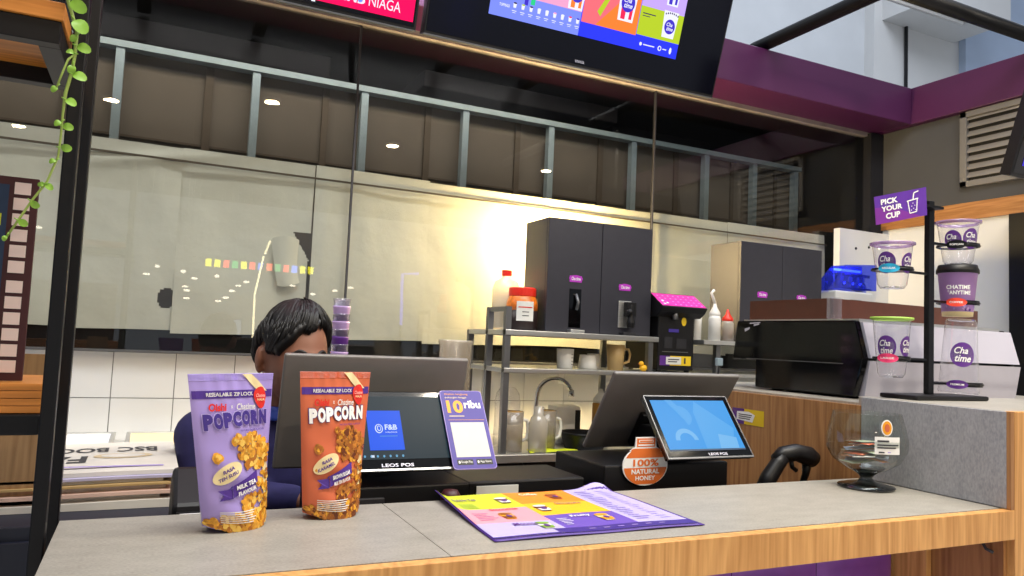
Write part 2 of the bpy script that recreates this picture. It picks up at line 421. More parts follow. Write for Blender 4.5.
# covering paper, sheet by sheet
sheets = [(-2.2, -1.0), (-1.0, -.3), (-.3, .071), (.071, .545), (.55, 1.02), (1.02, 2.16), (2.16, 2.62), (2.62, 3.3)]
lab = ['covering paper sheet at the far left end of the glass', 'covering paper sheet behind the black shelf unit', 'covering paper sheet right of the black shelf post',
       'covering paper sheet with a torn curled corner behind the head', 'covering paper sheet just right of the torn corner', 'wide covering paper sheet lit by the lamp behind the dispensers',
       'covering paper sheet between the two charcoal dispensers', 'covering paper sheet above the right charcoal dispenser']
def in_hole(x, z):
    # torn corner: a wedge under z 1.73 against the right seam, narrowing to a slit
    if .462 < x < .60 and z < 1.735:
        lo = 1.735-.02-(x-.462)*.3
        edge = .475+ (1.735-z)*.62 if z > 1.62 else .538
        if x > edge and z > 1.40 and x < .549: return True
    if (x-.052)**2/.0010+(z-1.445)**2/.0014 < 1 and x < .069: return True
    return False
for i, (x0, x1) in enumerate(sheets):
    ztop = 2.0+.004*math.sin(i*2.1)
    ph = i*3.7
    def fn(u, v, x0=x0, x1=x1, ztop=ztop, ph=ph):
        x = x0+(x1-x0)*u; z = 1.33+(ztop-1.33)*v+.006*math.sin(x*5+ph)*(1-v)
        y = 2.974+.009*noise.noise(Vector((x*2.2+ph, z*2.2, 0)))+.003*noise.noise(Vector((x*9+ph, z*5+x*4, 3)))+.004*math.sin((x-x0)*3+(z)*5+ph)
        # diagonal pulls from the fixing points
        d = math.exp(-((z-1.97)-(x-.1)*.18)**2/.0006)*math.exp(-((x+.02)/.25)**2)*.01
        return (x, y+.006-d, z)
    nx = max(20, int((x1-x0)/.006)); nz = 110
    nx = min(nx, 110)
    o = MB().grid(fn, nx, nz, skip=lambda u, v, x0=x0, x1=x1, zt=ztop: in_hole(x0+(x1-x0)*u, 1.33+(zt-1.33)*v)).build('hanging_paper', 'paper', loc=((x0+x1)/2, 2.97, 1.33), smooth=True)
    tag(o, lab[i], 'paper', 'sheets of covering paper on the shop glass')
# curled flap at the torn corner
def flap(u, v):
    z = 1.70-.17*v; x = .40+.10*u*(1-v*.2)+.03*v*v
    return (x, 2.966-.012*math.sin(u*PI), z+.012*math.sin(v*4+u*3))
tag(MB().grid(flap, 10, 10).build('paper_flap', 'paper', loc=(.45, 2.965, 1.6), smooth=True), 'curled loose paper flap beside the torn dark corner', 'paper')
# timber/tape lip that runs along the paper's top
struct(MB().box(-2.2, 3.3, 2.962, 2.968, 1.945, 1.952).build('trim_4', 'brown_line'))
# right wall
struct(MB().box(3.66, 3.76, .5, 3.1, 2.14, 2.606).build('wall_right_upper', 'dark_wall'))
struct(MB().box(3.66, 3.76, .5, 3.1, 0, 2.06).build('wall_right_lower', 'white'))
struct(MB().box(3.645, 3.76, .5, 3.02, 2.056, 2.142).build('trim_5', 'oak_y'))
struct(MB().box(3.28, 3.66, 2.86, 2.9, 0, 2.03).build('wall_white_return', 'white'))
struct(MB().box(3.56, 3.66, 2.9, 3.1, 0, 2.60).build('wall_corner', 'black_void'))
b = MB()
for x, z in ((3.40, 1.93), (3.5, 1.945), (3.3, 1.8)): b.lathe([(.0, 0), (.007, 0), (.007, .004)], (x, 2.86, z), 10, T=Matrix.Rotation(PI/2, 4, 'X'))
tag(b.build('mounting_screws', 'black', loc=(3.4, 2.86, 1.9)), 'dark screw heads on the white wall return beside the dispenser', 'screws', kind='stuff')
# purple fascia
struct(MB().box(-2.2, 3.62, 2.70, 2.94, 2.607, 2.807).build('beam_back', 'purple', bevel=.004))
struct(MB().box(3.62, 3.80, .3, 2.94, 2.607, 2.807).build('beam_right', 'purple', bevel=.004))
struct(MB().box(-2.2, 3.6, 2.925, 2.965, 2.585, 2.607).build('trim_6', 'ledge'))
# overhead black pipes
tag(MB().tube([(2.597, 2.80, 2.84), (2.597, .2, 2.84)], .032, 16).build('overhead_pipe', 'black_metal', loc=(2.597, 2.8, 2.84), smooth=True), 'black round pipe rising from the fascia behind the menu screen', 'pipe', 'black pipes of the overhead frame')
tag(MB().tube([(2.63, 2.04, 2.845), (6.2, 2.04, 2.845)], .032, 16).build('overhead_pipe', 'black_metal', loc=(2.66, 2.04, 2.84), smooth=True), 'black round pipe crossing the top corner above the louvre vent', 'pipe', 'black pipes of the overhead frame')
t = thing('tube_light', 'slim unlit tube light hanging above the fascia corner', 'light', (4.4, 3.15, 3.6))
MB().box(3.2, 4.78, 3.13, 3.19, 3.60, 3.63).build('batten', 'white', t)
MB().tube([(3.25, 3.16, 3.588), (4.73, 3.16, 3.588)], .013, 10).build('tube', 'pure', t, smooth=True)
for x in (3.4, 4.6): MB().tube([(x, 3.16, 3.63), (x, 3.16, 5.6)], .006, 6).build('hanger', 'black_metal', t)
t = thing('ceiling_sign', 'small pale tag hanging at the top edge beside the menu screen', 'tag', (4.05, 4.0, 4.1))
MB().box(3.93, 4.05, 3.99, 4.0, 4.02, 4.14).build('tag_board', 'beige', t); MB().tube([(3.99, 3.995, 4.14), (3.99, 3.995, 5.5)], .004, 6).build('cord', 'black', t)
# louvre vent in the right wall
t = thing('louvre_vent', 'grey louvred vent set in the dark right wall', 'vent', (3.655, 2.2, 2.22))
b = MB(); Y0, Y1, Z0, Z1 = 1.86, 2.44, 2.22, 2.605
b.box(3.635, 3.66, Y0, Y1, Z0, Z0+.03).box(3.635, 3.66, Y0, Y1, Z1-.03, Z1).box(3.635, 3.66, Y0, Y0+.03, Z0, Z1).box(3.635, 3.66, Y1-.035, Y1, Z0, Z1)
b.build('frame', 'grey_plastic', t, bevel=.002)
b = MB()
for k in range(8):
    z = Z0+.045+k*.042
    b.prism([(3.657, z+.026), (3.640, z), (3.640, z+.006), (3.657, z+.032)], Y0+.03, Y1-.035, 'y')
b.build('louvre_slats', 'slat_grey', t)
MB().box(3.656, 3.6599, Y0+.02, Y1-.02, Z0+.02, Z1-.02).build('backing', 'black', t)
# black frame of the opening at right
struct(MB().box(3.58, 3.66, 2.08, 2.165, 0, 2.045).build('door_1', 'black_metal', bevel=.003))

# =================================================================== FRONT COUNTER
ct = thing('service_counter', 'long service counter with beige stone top and oak laminate edge', 'counter', (.76, 1.15, 0))
def slab(x0, x1, nm):
    MB().box(x0, x1, .998, 1.34, 1.034, 1.05).build(nm, 'counter_top', ct, bevel=.0008)
slab(-.10, .3995, 'worktop'); slab(.4005, 1.618, 'worktop')
MB().box(-.10, 1.632, .975, .996, .99, 1.049).build('front_edge', 'oak_z', ct, bevel=.001)
MB().box(-.10, 1.618, .998, 1.34, .99, 1.034).build('core_board', 'oak_dark', ct)
MB().box(-.09, 1.57, 1.30, 1.335, 0, .99).build('back_panel', 'black_plastic', ct)
def pad(x0, x1):
    cx = (x0+x1)/2
    def fn(u, v):
        x = x0+(x1-x0)*u; z = .05+.94*v
        w = x1-x0
        zz = (z % .30)/.30
        d = (abs(math.sin(u*PI)))**.5*(abs(math.sin(zz*PI)))**.5
        return (x, 1.235-.03*d, z)
    return MB().grid(fn, 16, 60)
for k in range(7):
    x0 = -.08+k*.2398
    pad(x0, x0+.238).build('upholstered_panel', 'purple_pad', ct, smooth=True)
MB().box(-.09, 1.60, 1.24, 1.30, 0, .99).build('carcass', 'black_plastic', ct)
MB().box(1.6015, 1.6195, 1.15, 1.34, 0, .989).build('side_stile', 'oak_z', ct, bevel=.001)

# right high counter
rc = thing('display_counter', 'raised side counter with grey slab side and oak front', 'counter', (2.2, 1.2, 0))
MB().box(1.62, 1.632, .985, 1.34, 1.051, 1.249).build('side_slab', 'grey_slab', rc, bevel=.0006)
MB().box(1.6202, 1.634, 1.342, 2.25, .0, 1.228).build('side_panel', 'oak_dark', rc)
MB().box(1.621, 1.632, .992, 1.30, 0, .989).build('lower_side_panel', 'oak_dark', rc)
MB().box(1.620, 1.632, .976, .9845, 1.05, 1.25).build('corner_strip', 'oak_dark', rc)
MB().box(1.6325, 2.9, .975, .996, 0, 1.25).build('front_panel', 'oak_z', rc, bevel=.001)
MB().box(1.634, 2.9, .997, 1.36, .9, 1.2499).build('top_front', 'counter_top', rc, bevel=.001)
MB().box(1.634, 2.9, 1.36, 2.25, .9, 1.234).build('top_back', 'counter_top', rc)
b = MB().tube([(1.618, 1.03, .985), (1.610, 1.03, .975), (1.609, 1.02, .962), (1.614, 1.008, .957)], .0035, 8)
tag(b.build('cable_hook', 'ink', loc=(1.615, 1.02, .97), smooth=True), 'small dark cable hook under the counter at its right end', 'hook')
# sticker on the wooden side panel
f = planefn((1.6195, 1.80, 1.135), (0, -1, 0), (0, 0, 1))
a = Art(f, ['yellow'], .0006)
a.rect(.0, .13, .0, .045, 'yellow', 1); a.rect(0, .05, 0, .045, 'logo_purple', 1.6); a.pg([(.018, .012), (.085, .008), (.095, .030), (.07, .038), (.02, .036)], 'pure', 2.3)
for k in range(3): a.rect(.028, .075+.004*k, .015+k*.006, .0175+k*.006, 'ink', 3)
o = a.build('sticker_sign', a.mats, loc=(1.6195, 1.75, 1.15)); tag(o, 'yellow and purple sticker on the oak side panel beside the blue screen', 'sticker')

# staff side worktop
sw = thing('staff_worktop', 'low black staff worktop behind the front counter', 'worktop', (.8, 1.55, 0))
MB().box(.0, .08, 1.345, 1.58, .87, .90).box(.08, 1.615, 1.345, 1.72, .87, .90).build('top', 'black_plastic', sw, bevel=.002)
MB().box(.0, .02, 1.35, 1.57, 0, .87).box(1.595, 1.615, 1.35, 1.70, 0, .87).box(.85, .87, 1.35, 1.70, 0, .87).build('support_panels', 'black_plastic', sw)

# back worktop
bw = thing('back_worktop', 'long stainless worktop over black cabinets along the tiled wall', 'worktop', (1.5, 2.7, 0))
MB().box(-1.4, 3.25, 2.44, 2.975, .92, .95).build('steel_top', 'steel', bw, bevel=.003)
for k in range(7):
    x0 = -1.38+k*.66
    MB().box(x0, x0+.654, 2.47, 2.96, .0, .918).build('cabinet', 'black_plastic', bw, bevel=.003)
    d = MB().box(x0+.01, x0+.644, 2.455, 2.47, .1, .89).build('door', 'dark_plastic', bw, bevel=.003)
    MB().tube([(x0+.1, 2.452, .85), (x0+.1, 2.435, .85), (x0+.55, 2.435, .85), (x0+.55, 2.452, .85)], .006, 8).build('handle', 'steel_dark', d)

# =================================================================== SHELF RACK
rk = thing('steel_rack', 'two tier stainless rack on the back worktop holding the left dispenser', 'rack', (1.45, 2.6, .95))
MB().box(1.152, 1.82, 2.45, 2.80, 1.372, 1.392).build('upper_shelf', 'steel', rk, bevel=.002)
MB().box(1.152, 2.84, 2.45, 2.80, 1.238, 1.255).build('lower_shelf', 'steel', rk, bevel=.002)
for x, y, zt in ((1.152, 2.455, 1.475), (1.152, 2.61, 1.475), (1.152, 2.795, 1.39), (1.775, 2.455, 1.372), (1.775, 2.79, 1.372), (2.45, 2.455, 1.24), (2.45, 2.79, 1.24), (2.81, 2.455, 1.24), (2.81, 2.775, 1.24)):
    MB().box(x, x+.022, y, y+.022, .951, zt).build('post', 'steel_dark', rk)
MB().box(1.155, 1.173, 2.46, 2.63, 1.458, 1.475).build('guard_rail', 'steel_dark', rk)
r2 = thing('bottle_shelf', 'small raised steel shelf holding the squeeze bottles and right dispenser', 'shelf', (2.3, 2.5, 1.255))
MB().box(2.02, 2.80, 2.42, 2.86, 1.372, 1.39).build('shelf_board', 'steel', r2, bevel=.002)
for x, y in ((2.11, 2.45), (2.11, 2.76), (2.74, 2.45), (2.74, 2.76)): MB().box(x, x+.022, y, y+.022, 1.2555, 1.372).build('post', 'steel_dark', r2)

# dispensers
def dispenser(x0, x1, zb, nozzles, label):
    t = thing('drink_dispenser', label, 'dispenser', ((x0+x1)/2, 2.6, zb), group='charcoal drink dispensers')
    MB().box(x0, x1, 2.515, 2.695, zb, 1.826).build('cabinet', 'charcoal', t, bevel=.003)
    n = len(nozzles); w = (x1-x0)/2
    for i in range(2):
        xa = x0+i*w+(.001 if i else 0); xb = xa+w-.001
        fn = planefn((xa, 2.4995, zb), (1, 0, 0), (0, 0, 1))
        door = MB().box(xa, xb, 2.50, 2.5148, zb+.002, 1.826).build('door', 'charcoal', t, bevel=.002)
        kx, kz, kind = nozzles[i]
        a = Art(planefn((kx, 2.4995, kz), (1, 0, 0), (0, 0, 1)), ['badge'], .0008)
        a.ell(0, 0, .030, .013, 'badge'); a.rect(-.028, .026, -.014, .01, 'badge', 1.3); a.text('Cha time', -.02, .02, -.007, .006, 'pure', 2.6, .02)
        a.build('badge', a.mats, door)
        if kind == 'slot':
            MB().box(kx-.026, kx+.026, 2.4985, 2.501, zb+.02, kz-.04).build('recess', 'black_gloss', door)
            MB().tube([(kx, 2.494, kz-.06), (kx+.006, 2.485, kz-.09), (kx, 2.486, kz-.12)], .006, 8).build('spout', 'steel_dark', door, smooth=True)
            MB().box(kx-.03, kx+.03, 2.47, 2.5, zb+.001, zb+.012).build('drip_tray', 'steel', door, bevel=.002)
        else:
            MB().box(kx-.030, kx+.030, 2.494, 2.501, zb+.03, kz-.055).build('plate', 'steel', door, bevel=.002)
            b = MB().box(kx-.006, kx+.034, 2.465, 2.496, zb+.075, kz-.06); b.lathe([(.014, 0), (.017, .02), (.012, .05), (.008, .09)], (kx+.012, 2.47, zb+.03), 14)
            b.ball((kx+.0, 2.462, kz-.10), .013, 8)
            b.build('tap', 'black_plastic', door, bevel=.002)
            MB().box(kx-.02, kx+.04, 2.47, 2.5, zb+.001, zb+.012).build('drip_tray', 'dark_plastic', door, bevel=.002)
    return t
dispenser(1.336, 1.812, 1.3925, [(1.46, 1.600, 'slot'), (1.685, 1.583, 'tap')], 'left charcoal drink dispenser standing on the stainless rack')
dispenser(2.275, 2.755, 1.3905, [(2.40, 1.602, 'tap'), (2.63, 1.602, 'slot')], 'right charcoal drink dispenser behind the black espresso machine')

# sealing / sugar machine with magenta keypad
t = thing('fructose_machine', 'black syrup machine with a sloping magenta keypad beside the left dispenser', 'machine', (1.92, 2.5, 1.2555))
MB().box(1.83, 2.01, 2.47, 2.70, 1.262, 1.50).build('body', 'black_plastic', t, bevel=.006)
MB().prism([(2.44, 1.495), (2.47, 1.475), (2.70, 1.475), (2.70, 1.57), (2.515, 1.572), (2.425, 1.515)], 1.816, 2.04, 'x').build('head', 'black_plastic', t, bevel=.003)
f = planefn((1.808, 2.4235, 1.517), (1, 0, 0), (0, .09, .057)); n_ = 1
a = Art(planefn((1.812, 2.4248, 1.5160), (1, 0, 0), Vector((0, .09, .057)).normalized()), ['magenta'], .0008)
a.rect(.005, .222, .004, .10, 'magenta', 1)
for i in range(8):
    for j in range(4):
        if i < 2 and j < 2: continue
        a.ell(.024+i*.026, .016+j*.022, .005, .004, 'magenta_l', 2, 8)
a.rect(.018, .030, .014, .022, 'pure', 2); a.rect(.036, .046, .020, .030, 'pure', 2); a.rect(.020, .030, .034, .046, 'pure', 2)
a.build('keypad', a.mats, t)
a = Art(planefn((1.84, 2.4695, 1.27), (1, 0, 0), (0, 0, 1)), ['yellow'], .0006)
a.rect(.0, .155, .012, .05, 'yellow'); a.rect(0, .05, .012, .05, 'logo_purple', 2); a.rect(.03, .105, .016, .046, 'label', 3); a.rect(.04, .095, .034, .038, 'ink', 4); a.rect(.04, .085, .025, .029, 'ink', 4)
a.text('1', .12, .128, .02, .043, 'ink', 3)
a.ell(.115, .19, .012, .018, 'yellow', 2); a.rect(.04, .09, .145, .158, 'sign_purple', 2)
a.rect(.02, .06, .08, .125, 'dark_plastic', 1.5); a.rect(.08, .13, .08, .12, 'dark_plastic', 1.5); a.rect(.01, .14, .065, .068, 'steel_dark', 1.5)
a.build('front_labels', a.mats, t)
b = MB().lathe([(.012, -.004), (.012, .012), (.006, .03)], (1.90, 2.455, 1.470), 12); b.build('nozzle', 'steel_dark', t, smooth=True)
for x in (1.85, 1.99):
    for y in (2.49, 2.68): MB().lathe([(.01, 0), (.01, .007)], (x, y, 1.2555), 10).build('foot', 'black', t)

# bottles & jars on the racks
t = thing('syrup_jar', 'dark syrup jar with red lid and white label on the upper rack', 'jar', (1.270, 2.57, 1.3925))
b = MB(); b.lathe([(.0, 0), (.052, 0), (.06, .01), (.06, .075)], (1.270, 2.57, 1.3925), 28, m=0); b.lathe([(.06, .075), (.06, .10), (.052, .125), (.046, .132)], (1.270, 2.57, 1.3925), 28, m=1)
b.build('body', ['dark_syrup', 'jar_orange'], t, smooth=True)
MB().lathe([(.05, .128), (.052, .130), (.052, .158), (.047, .162), (0, .162)], (1.270, 2.57, 1.3925), 28).build('lid', 'jarred', t, bevel=.001)
def cyl(cx, cy, z, r, a0=-PI/2):
    return lambda u, v, h=0: Vector((cx+(r+h)*math.cos(a0+u/r), cy+(r+h)*math.sin(a0+u/r), z+v))
a = Art(cyl(1.270, 2.57, 1.3925, .0605, -PI/2-.42), ['label'], .0008)
a.rect(-.022, .045, .035, .108, 'label', 1, 8, 1); a.rect(-.015, .038, .084, .088, 'red', 2, 6); a.rect(.0, .025, .067, .070, 'ink', 2, 4); a.rect(.0, .025, .053, .056, 'ink', 2, 4)
a.build('paper_label', a.mats, t)
t = thing('syrup_bottle', 'pale cream bottle with red cap behind the dark syrup jar', 'bottle', (1.26, 2.68, 1.3925))
MB().lathe([(0, 0), (.05, 0), (.055, .01), (.055, .16), (.045, .19), (.02, .205), (.017, .215)], (1.262, 2.70, 1.3925), 24).build('body', 'bottle_clear', t, smooth=True)
MB().lathe([(.0, .214), (.02, .214), (.02, .236), (0, .238)], (1.262, 2.70, 1.3925), 16).build('cap', 'jarred', t)
MB().lathe([(0, .01), (.048, .01), (.048, .15), (0, .15)], (1.262, 2.70, 1.3925), 20).build('contents', 'cream', t, smooth=True)

def squeeze(x, y, z, r, h, body, cap, fill, label, curved=False, tipcol=None):
    t = thing('squeeze_bottle', label, 'bottle', (x, y, z), group='squeeze bottles on the small raised shelf')
    c = (x, y, z)
    if fill: MB().lathe([(0, .001), (r-.002, .001), (r-.002, h*.55), (0, h*.55)], c, 20).build('sauce', fill, t, smooth=True)
    MB().lathe([(0, 0), (r, 0), (r, h*.85), (r*.8, h)], c, 20).build('body', body, t, smooth=True)
    MB().lathe([(r*.85, h*.97), (r*.9, h), (r*.9, h*1.08), (r*.35, h*1.32), (r*.12, h*1.55), (0, h*1.56)], c, 16).build('cap', cap, t, smooth=True)
    if curved:
        MB().tube([(x, y, z+h*1.45), (x-.012, y, z+h*1.7), (x-.02, y, z+h*1.85), (x-.006, y, z+h*1.98)], .006, 8).build('spout', cap, t, smooth=True)
    return t
MB0 = thing('cup_tub', 'tall white tub at the left of the small raised shelf', 'tub', (2.045, 2.5, 1.3905))
MB().lathe([(0, 0), (.022, 0), (.024, .12), (.022, .12), (.020, .006)], (2.058, 2.52, 1.3905), 20).build('body', 'paperw', MB0, smooth=True)
MB().lathe([(.0, .118), (.022, .118), (.02, .15), (0, .155)], (2.058, 2.52, 1.3905), 16).build('lid', 'black_plastic', MB0, smooth=True)
squeeze(2.105, 2.46, 1.3905, .025, .105, 'paperw', 'paperw', None, 'white squeeze bottle with a bent spout on the raised shelf', True)
squeeze(2.165, 2.45, 1.3905, .026, .085, 'bottle_clear', 'jarred', 'skinpink', 'squeeze bottle with pink brown sauce and a red tip on the raised shelf')

# lower-tier crockery
def meas(x, y, r0, r1, h, label, m='paperw', group=None, name='measuring_cup', marks=True, z=1.2555, cat='cup'):
    t = thing(name, label, cat, (x, y, z), group=group)
    MB().lathe([(0, 0), (r0, 0), (r1, h), (r1-.002, h), (r0-.002, .003), (0, .003)], (x, y, z), 24).build('body', m, t, smooth=True)
    if marks:
        a = Art(cyl(x, y, z, (r0+r1)/2+.001, -PI/2), ['ink'], .0005)
        for k in range(4): a.rect(r0*.3, r0*.75, h*.2+k*h*.17, h*.2+k*h*.17+.002, 'ink', 1)
        a.build('scale_marks', a.mats, t)
    return t
meas(1.455, 2.55, .030, .033, .075, 'white measuring cup with scale marks on the lower rack tier')
meas(1.555, 2.55, .038, .030, .055, 'upturned white cup left of the beige pitcher on the lower rack', marks=False, name='upturned_cup')
meas(1.615, 2.60, .030, .026, .06, 'small white cup between upturned cup and beige pitcher', marks=False, name='upturned_cup')
t = thing('pitcher', 'beige plastic pitcher with handle on the lower rack tier', 'pitcher', (1.68, 2.52, 1.2555))
MB().lathe([(0, 0), (.030, 0), (.037, .10), (.035, .10), (.028, .004)], (1.665, 2.52, 1.2555), 24).build('body', 'kraft', t, smooth=True)
MB().tube([(1.70, 2.52, 1.34), (1.725, 2.52, 1.338), (1.733, 2.52, 1.32), (1.728, 2.52, 1.29), (1.698, 2.52, 1.28)], .005, 8).build('handle', 'kraft', t, smooth=True)
t = thing('rubber_duck', 'small yellow rubber duck on the lower rack beside the syrup machine', 'toy', (1.765, 2.47, 1.2555))
b = MB().ball((1.770, 2.475, 1.268), (.020, .014, .0125), 8); b.ball((1.757, 2.475, 1.285), .010, 8); b.build('body', 'myellow', t, smooth=True)
MB().ball((1.746, 2.475, 1.284), (.005, .003, .002), 6).build('beak', 'orange', t, smooth=True)

# faucet
t = thing('faucet', 'tall curved chrome faucet on the back worktop', 'faucet', (1.40, 2.78, .95))
MB().lathe([(0, .0005), (.028, .0005), (.026, .02), (.014, .04), (.013, .09)], (1.435, 2.75, .95), 20).build('base', 'chrome', t, smooth=True)
pts = [(1.435, 2.75, 1.03), (1.440, 2.75, 1.08)]+[(1.447+.062-.062*math.cos(a), 2.75-.02*a, 1.145+.062*math.sin(a)) for a in [PI*k/12 for k in range(0, 12)]]
MB().tube(pts, .009, 12).build('spout', 'chrome', t, smooth=True)
e = pts[-1]; MB().lathe([(.0, 0), (.012, 0), (.011, .026)], (e[0]+.003, e[1], e[2]-.024), 14).build('aerator', 'chrome', t, smooth=True)
MB().tube([(1.435, 2.735, 1.02), (1.395, 2.72, 1.03)], .005, 8).build('lever', 'chrome', t, smooth=True)

# mugs and small things on the back worktop
def mug(x, y, label, tea):
    t = thing('plastic_mug', label, 'mug', (x, y, .9505), group='frosted mugs on the back worktop')
    MB().lathe([(0, 0), (.040, 0), (.043, .145), (.041, .145), (.038, .004)], (x, y, .9505), 26, ms=[0, 0, 0, 0]).build('body', 'mug_clear', t, smooth=True)
    MB().lathe([(.0, .10), (.039, .10), (.0405, .143), (0, .143)], (x, y, .9505), 22).build('tea', tea, t, smooth=True)
    MB().tube([(x+.040, y, .9505+.115), (x+.062, y, .9505+.11), (x+.068, y, .9505+.08), (x+.064, y, .9505+.045), (x+.040, y, .9505+.035)], .007, 8).build('handle', 'paperw', t, smooth=True)
mug(1.225, 2.52, 'frosted mug of amber tea left of the shaker bottle', 'amber')
mug(1.385, 2.56, 'frosted mug of amber tea right of the shaker bottle', 'amber')
t = thing('shaker_bottle', 'clear shaker bottle between the two frosted mugs', 'bottle', (1.312, 2.478, .9505))
MB().lathe([(0, 0), (.034, 0), (.037, .10), (.028, .125), (.018, .135), (.018, .165), (0, .168)], (1.312, 2.478, .9505), 22).build('body', 'bottle_clear', t, smooth=True)
t = thing('blender_dome', 'clear dome lid upturned behind the left frosted mug', 'lid', (1.29, 2.66, .9505))
MB().lathe([(.05, 0), (.05, .17), (.045, .20), (.03, .22), (0, .225)], (1.27, 2.66, .9505), 22).build('dome', 'cup_clear', t, smooth=True)
o = MB().grid(lambda u, v: (1.27+.20*u+.02*v, 2.45+.07*v+.01*math.sin(u*5), .9525+.003*math.sin(u*9+v*4)**2), 16, 8).build('microfibre_cloth', 'cloth_y', loc=(1.36, 2.48, .951), smooth=True, solid=.002)
tag(o, 'yellow green cloth lying in front of the frosted mugs', 'cloth')
t = thing('white_canister', 'squat white canister behind the yellow cloth', 'canister', (1.52, 2.70, .9505))
MB().box(1.49, 1.60, 2.66, 2.74, .9505, 1.10).build('body', 'paperw', t, bevel=.004); MB().box(1.575, 1.597, 2.656, 2.660, 1.0, 1.085).build('window', 'black', t)
t = thing('sauce_bottle', 'tall amber sauce bottle behind the right order terminal', 'bottle', (1.66, 2.62, .9505))
MB().lathe([(0, 0), (.032, 0), (.033, .10)], (1.655, 2.60, .9505), 20).build('base', 'dark_syrup', t, smooth=True)
MB().lathe([(.033, .10), (.033, .165), (.03, .17)], (1.655, 2.60, .9505), 20).build('body', 'amber', t, smooth=True)
MB().lathe([(.031, .17), (.031, .185), (.012, .21), (.006, .225), (0, .226)], (1.655, 2.60, .9505), 16).build('cap', 'paperw', t, smooth=True)
t = thing('black_basin', 'low black tub below the white canister', 'tub', (1.5, 2.55, .9505))
MB().lathe([(0, 0), (.075, 0), (.09, .05), (.094, .055), (.094, .062), (.086, .062), (.07, .006)], (1.55, 2.545, .9505), 28).build('body', 'black_plastic', t, smooth=True)
o = MB().box(1.668, 1.695, 2.975, 2.978, 1.17, 1.235).build('wall_note', 'pure', loc=(1.68, 2.977, 1.2)); tag(o, 'small white note stuck on the tiles under the rack', 'note')

# tall stack of cups & steel tumbler behind the left terminal
for k in range(18):
    z = .9505+k*.025
    o = MB().lathe([(.021, 0), (.028, .085), (.030, .09), (.028, .09), (.0195, .001)], (.572, 2.50, z), 18, ms=[0 if k % 2 else 1]*4).build('stacked_cup', ['cup_clear', 'logo_purple' if k % 3 == 0 else 'lav_rim'], loc=(.572, 2.5, z), smooth=True)
    o.modifiers.new('t', 'SOLIDIFY').thickness = .0006
    tag(o, 'topmost cup of the tall stack behind the head' if k == 17 else 'plastic cup nested below the top one in the tall stack beside the head', 'cup', 'nested cups in the tall stack')
t = thing('steel_tumbler', 'ribbed clear tumbler on the back worktop behind the left terminal', 'tumbler', (.98, 2.55, .9505))
MB().lathe([(0, 0), (.052, 0), (.058, .375), (.063, .385), (.063, .395), (.056, .395), (.049, .004)], (.99, 2.52, .9505), 24).build('body', 'mug_clear', t, smooth=True)

# =================================================================== LEFT: black shelf unit
su = thing('shelf_unit', 'black steel display shelf with orange wood boards at the left end', 'shelf', (-.4, 1.2, 0))
MB().box(-.127, -.1085, 1.235, 1.258, 0.02, 2.2).build('front_post', 'black_metal', su, bevel=.002)
MB().box(-.133, -.114, 1.501, 1.525, 0.0, 2.2).build('rear_post', 'black_metal', su, bevel=.002)
MB().box(-.9, -.86, 1.235, 1.275, 0, 2.2).build('front_post', 'black_metal', su, bevel=.002)
MB().box(-.9, -.86, 1.50, 1.54, 0, 2.2).build('rear_post', 'black_metal', su, bevel=.002)
MB().box(-.88, -.13, 1.15, 1.50, 1.749, 1.773).build('shelf_board', 'shelf_wood', su, bevel=.001)
MB().box(-.88, -.133, 1.155, 1.178, 1.718, 1.7487).box(-.88, -.133, 1.36, 1.385, 1.718, 1.7487).box(-.160, -.133, 1.178, 1.36, 1.718, 1.7487).build('shelf_frame', 'black_metal', su, bevel=.001)
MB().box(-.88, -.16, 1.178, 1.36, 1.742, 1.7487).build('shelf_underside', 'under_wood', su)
b = MB()
for k in range(4): b.box(-.88, -.132, 1.29, 1.50, 1.216+k*.0108, 1.226+k*.0108)
b.build('shelf_board', 'shelf_wood', su, bevel=.0008)
MB().box(-.88, -.131, 1.285, 1.50, 1.185, 1.215).build('shelf_frame', 'black_metal', su, bevel=.003)
MB().box(-.88, -.13, 1.24, 1.27, .25, .29).box(-.88, -.133, 1.505, 1.52, .25, .29).build('stretcher', 'black_metal', su)
MB().lathe([(0, 0), (.018, 0), (.017, .012), (.012, .02)], (-.118, 1.246, 0), 16).build('foot', 'steel_dark', su)
# film-strip display board
t = thing('display_board', 'tall dark blue board edged with a column of pale squares on the shelf', 'board', (-.25, 1.33, 1.26))
MB().box(-.62, -.163, 1.33, 1.338, 1.2595, 1.562).build('panel', 'darkred', t, bevel=.001)
a = Art(planefn((-.62, 1.33, 1.2595), (1, 0, 0), (0, 0, 1)), ['navy'], .0006)
a.rect(0, .42, 0.01, .29, 'navyblue', 1)
for k in range(12):
    v = .012+k*.0235+(.006 if k > 5 else 0); a.rect(.4265, .4475, v, v+.018, 'skinsq', 2)
a.rect(.395, .413, .228, .246, 'ylime', 1.7); a.rect(.399, .409, .232, .242, 'navy', 2.2)
a.build('printed_face', a.mats, t)
# board leaning behind shelf
o = MB().box(-.26, -.172, 1.72, 1.725, .986, 1.285, T=None).build('cardboard_sheet', 'cardboard', loc=(-.25, 1.72, .99)); tag(o, 'brown board standing behind the newspapers beside the shelf post', 'board')
o = MB().box(-.42, -.31, 1.64, 1.68, .986, 1.16).build('blue_box', 'sky_box', loc=(-.36, 1.72, .99)); tag(o, 'blue box at the left edge behind the lower shelf', 'box')

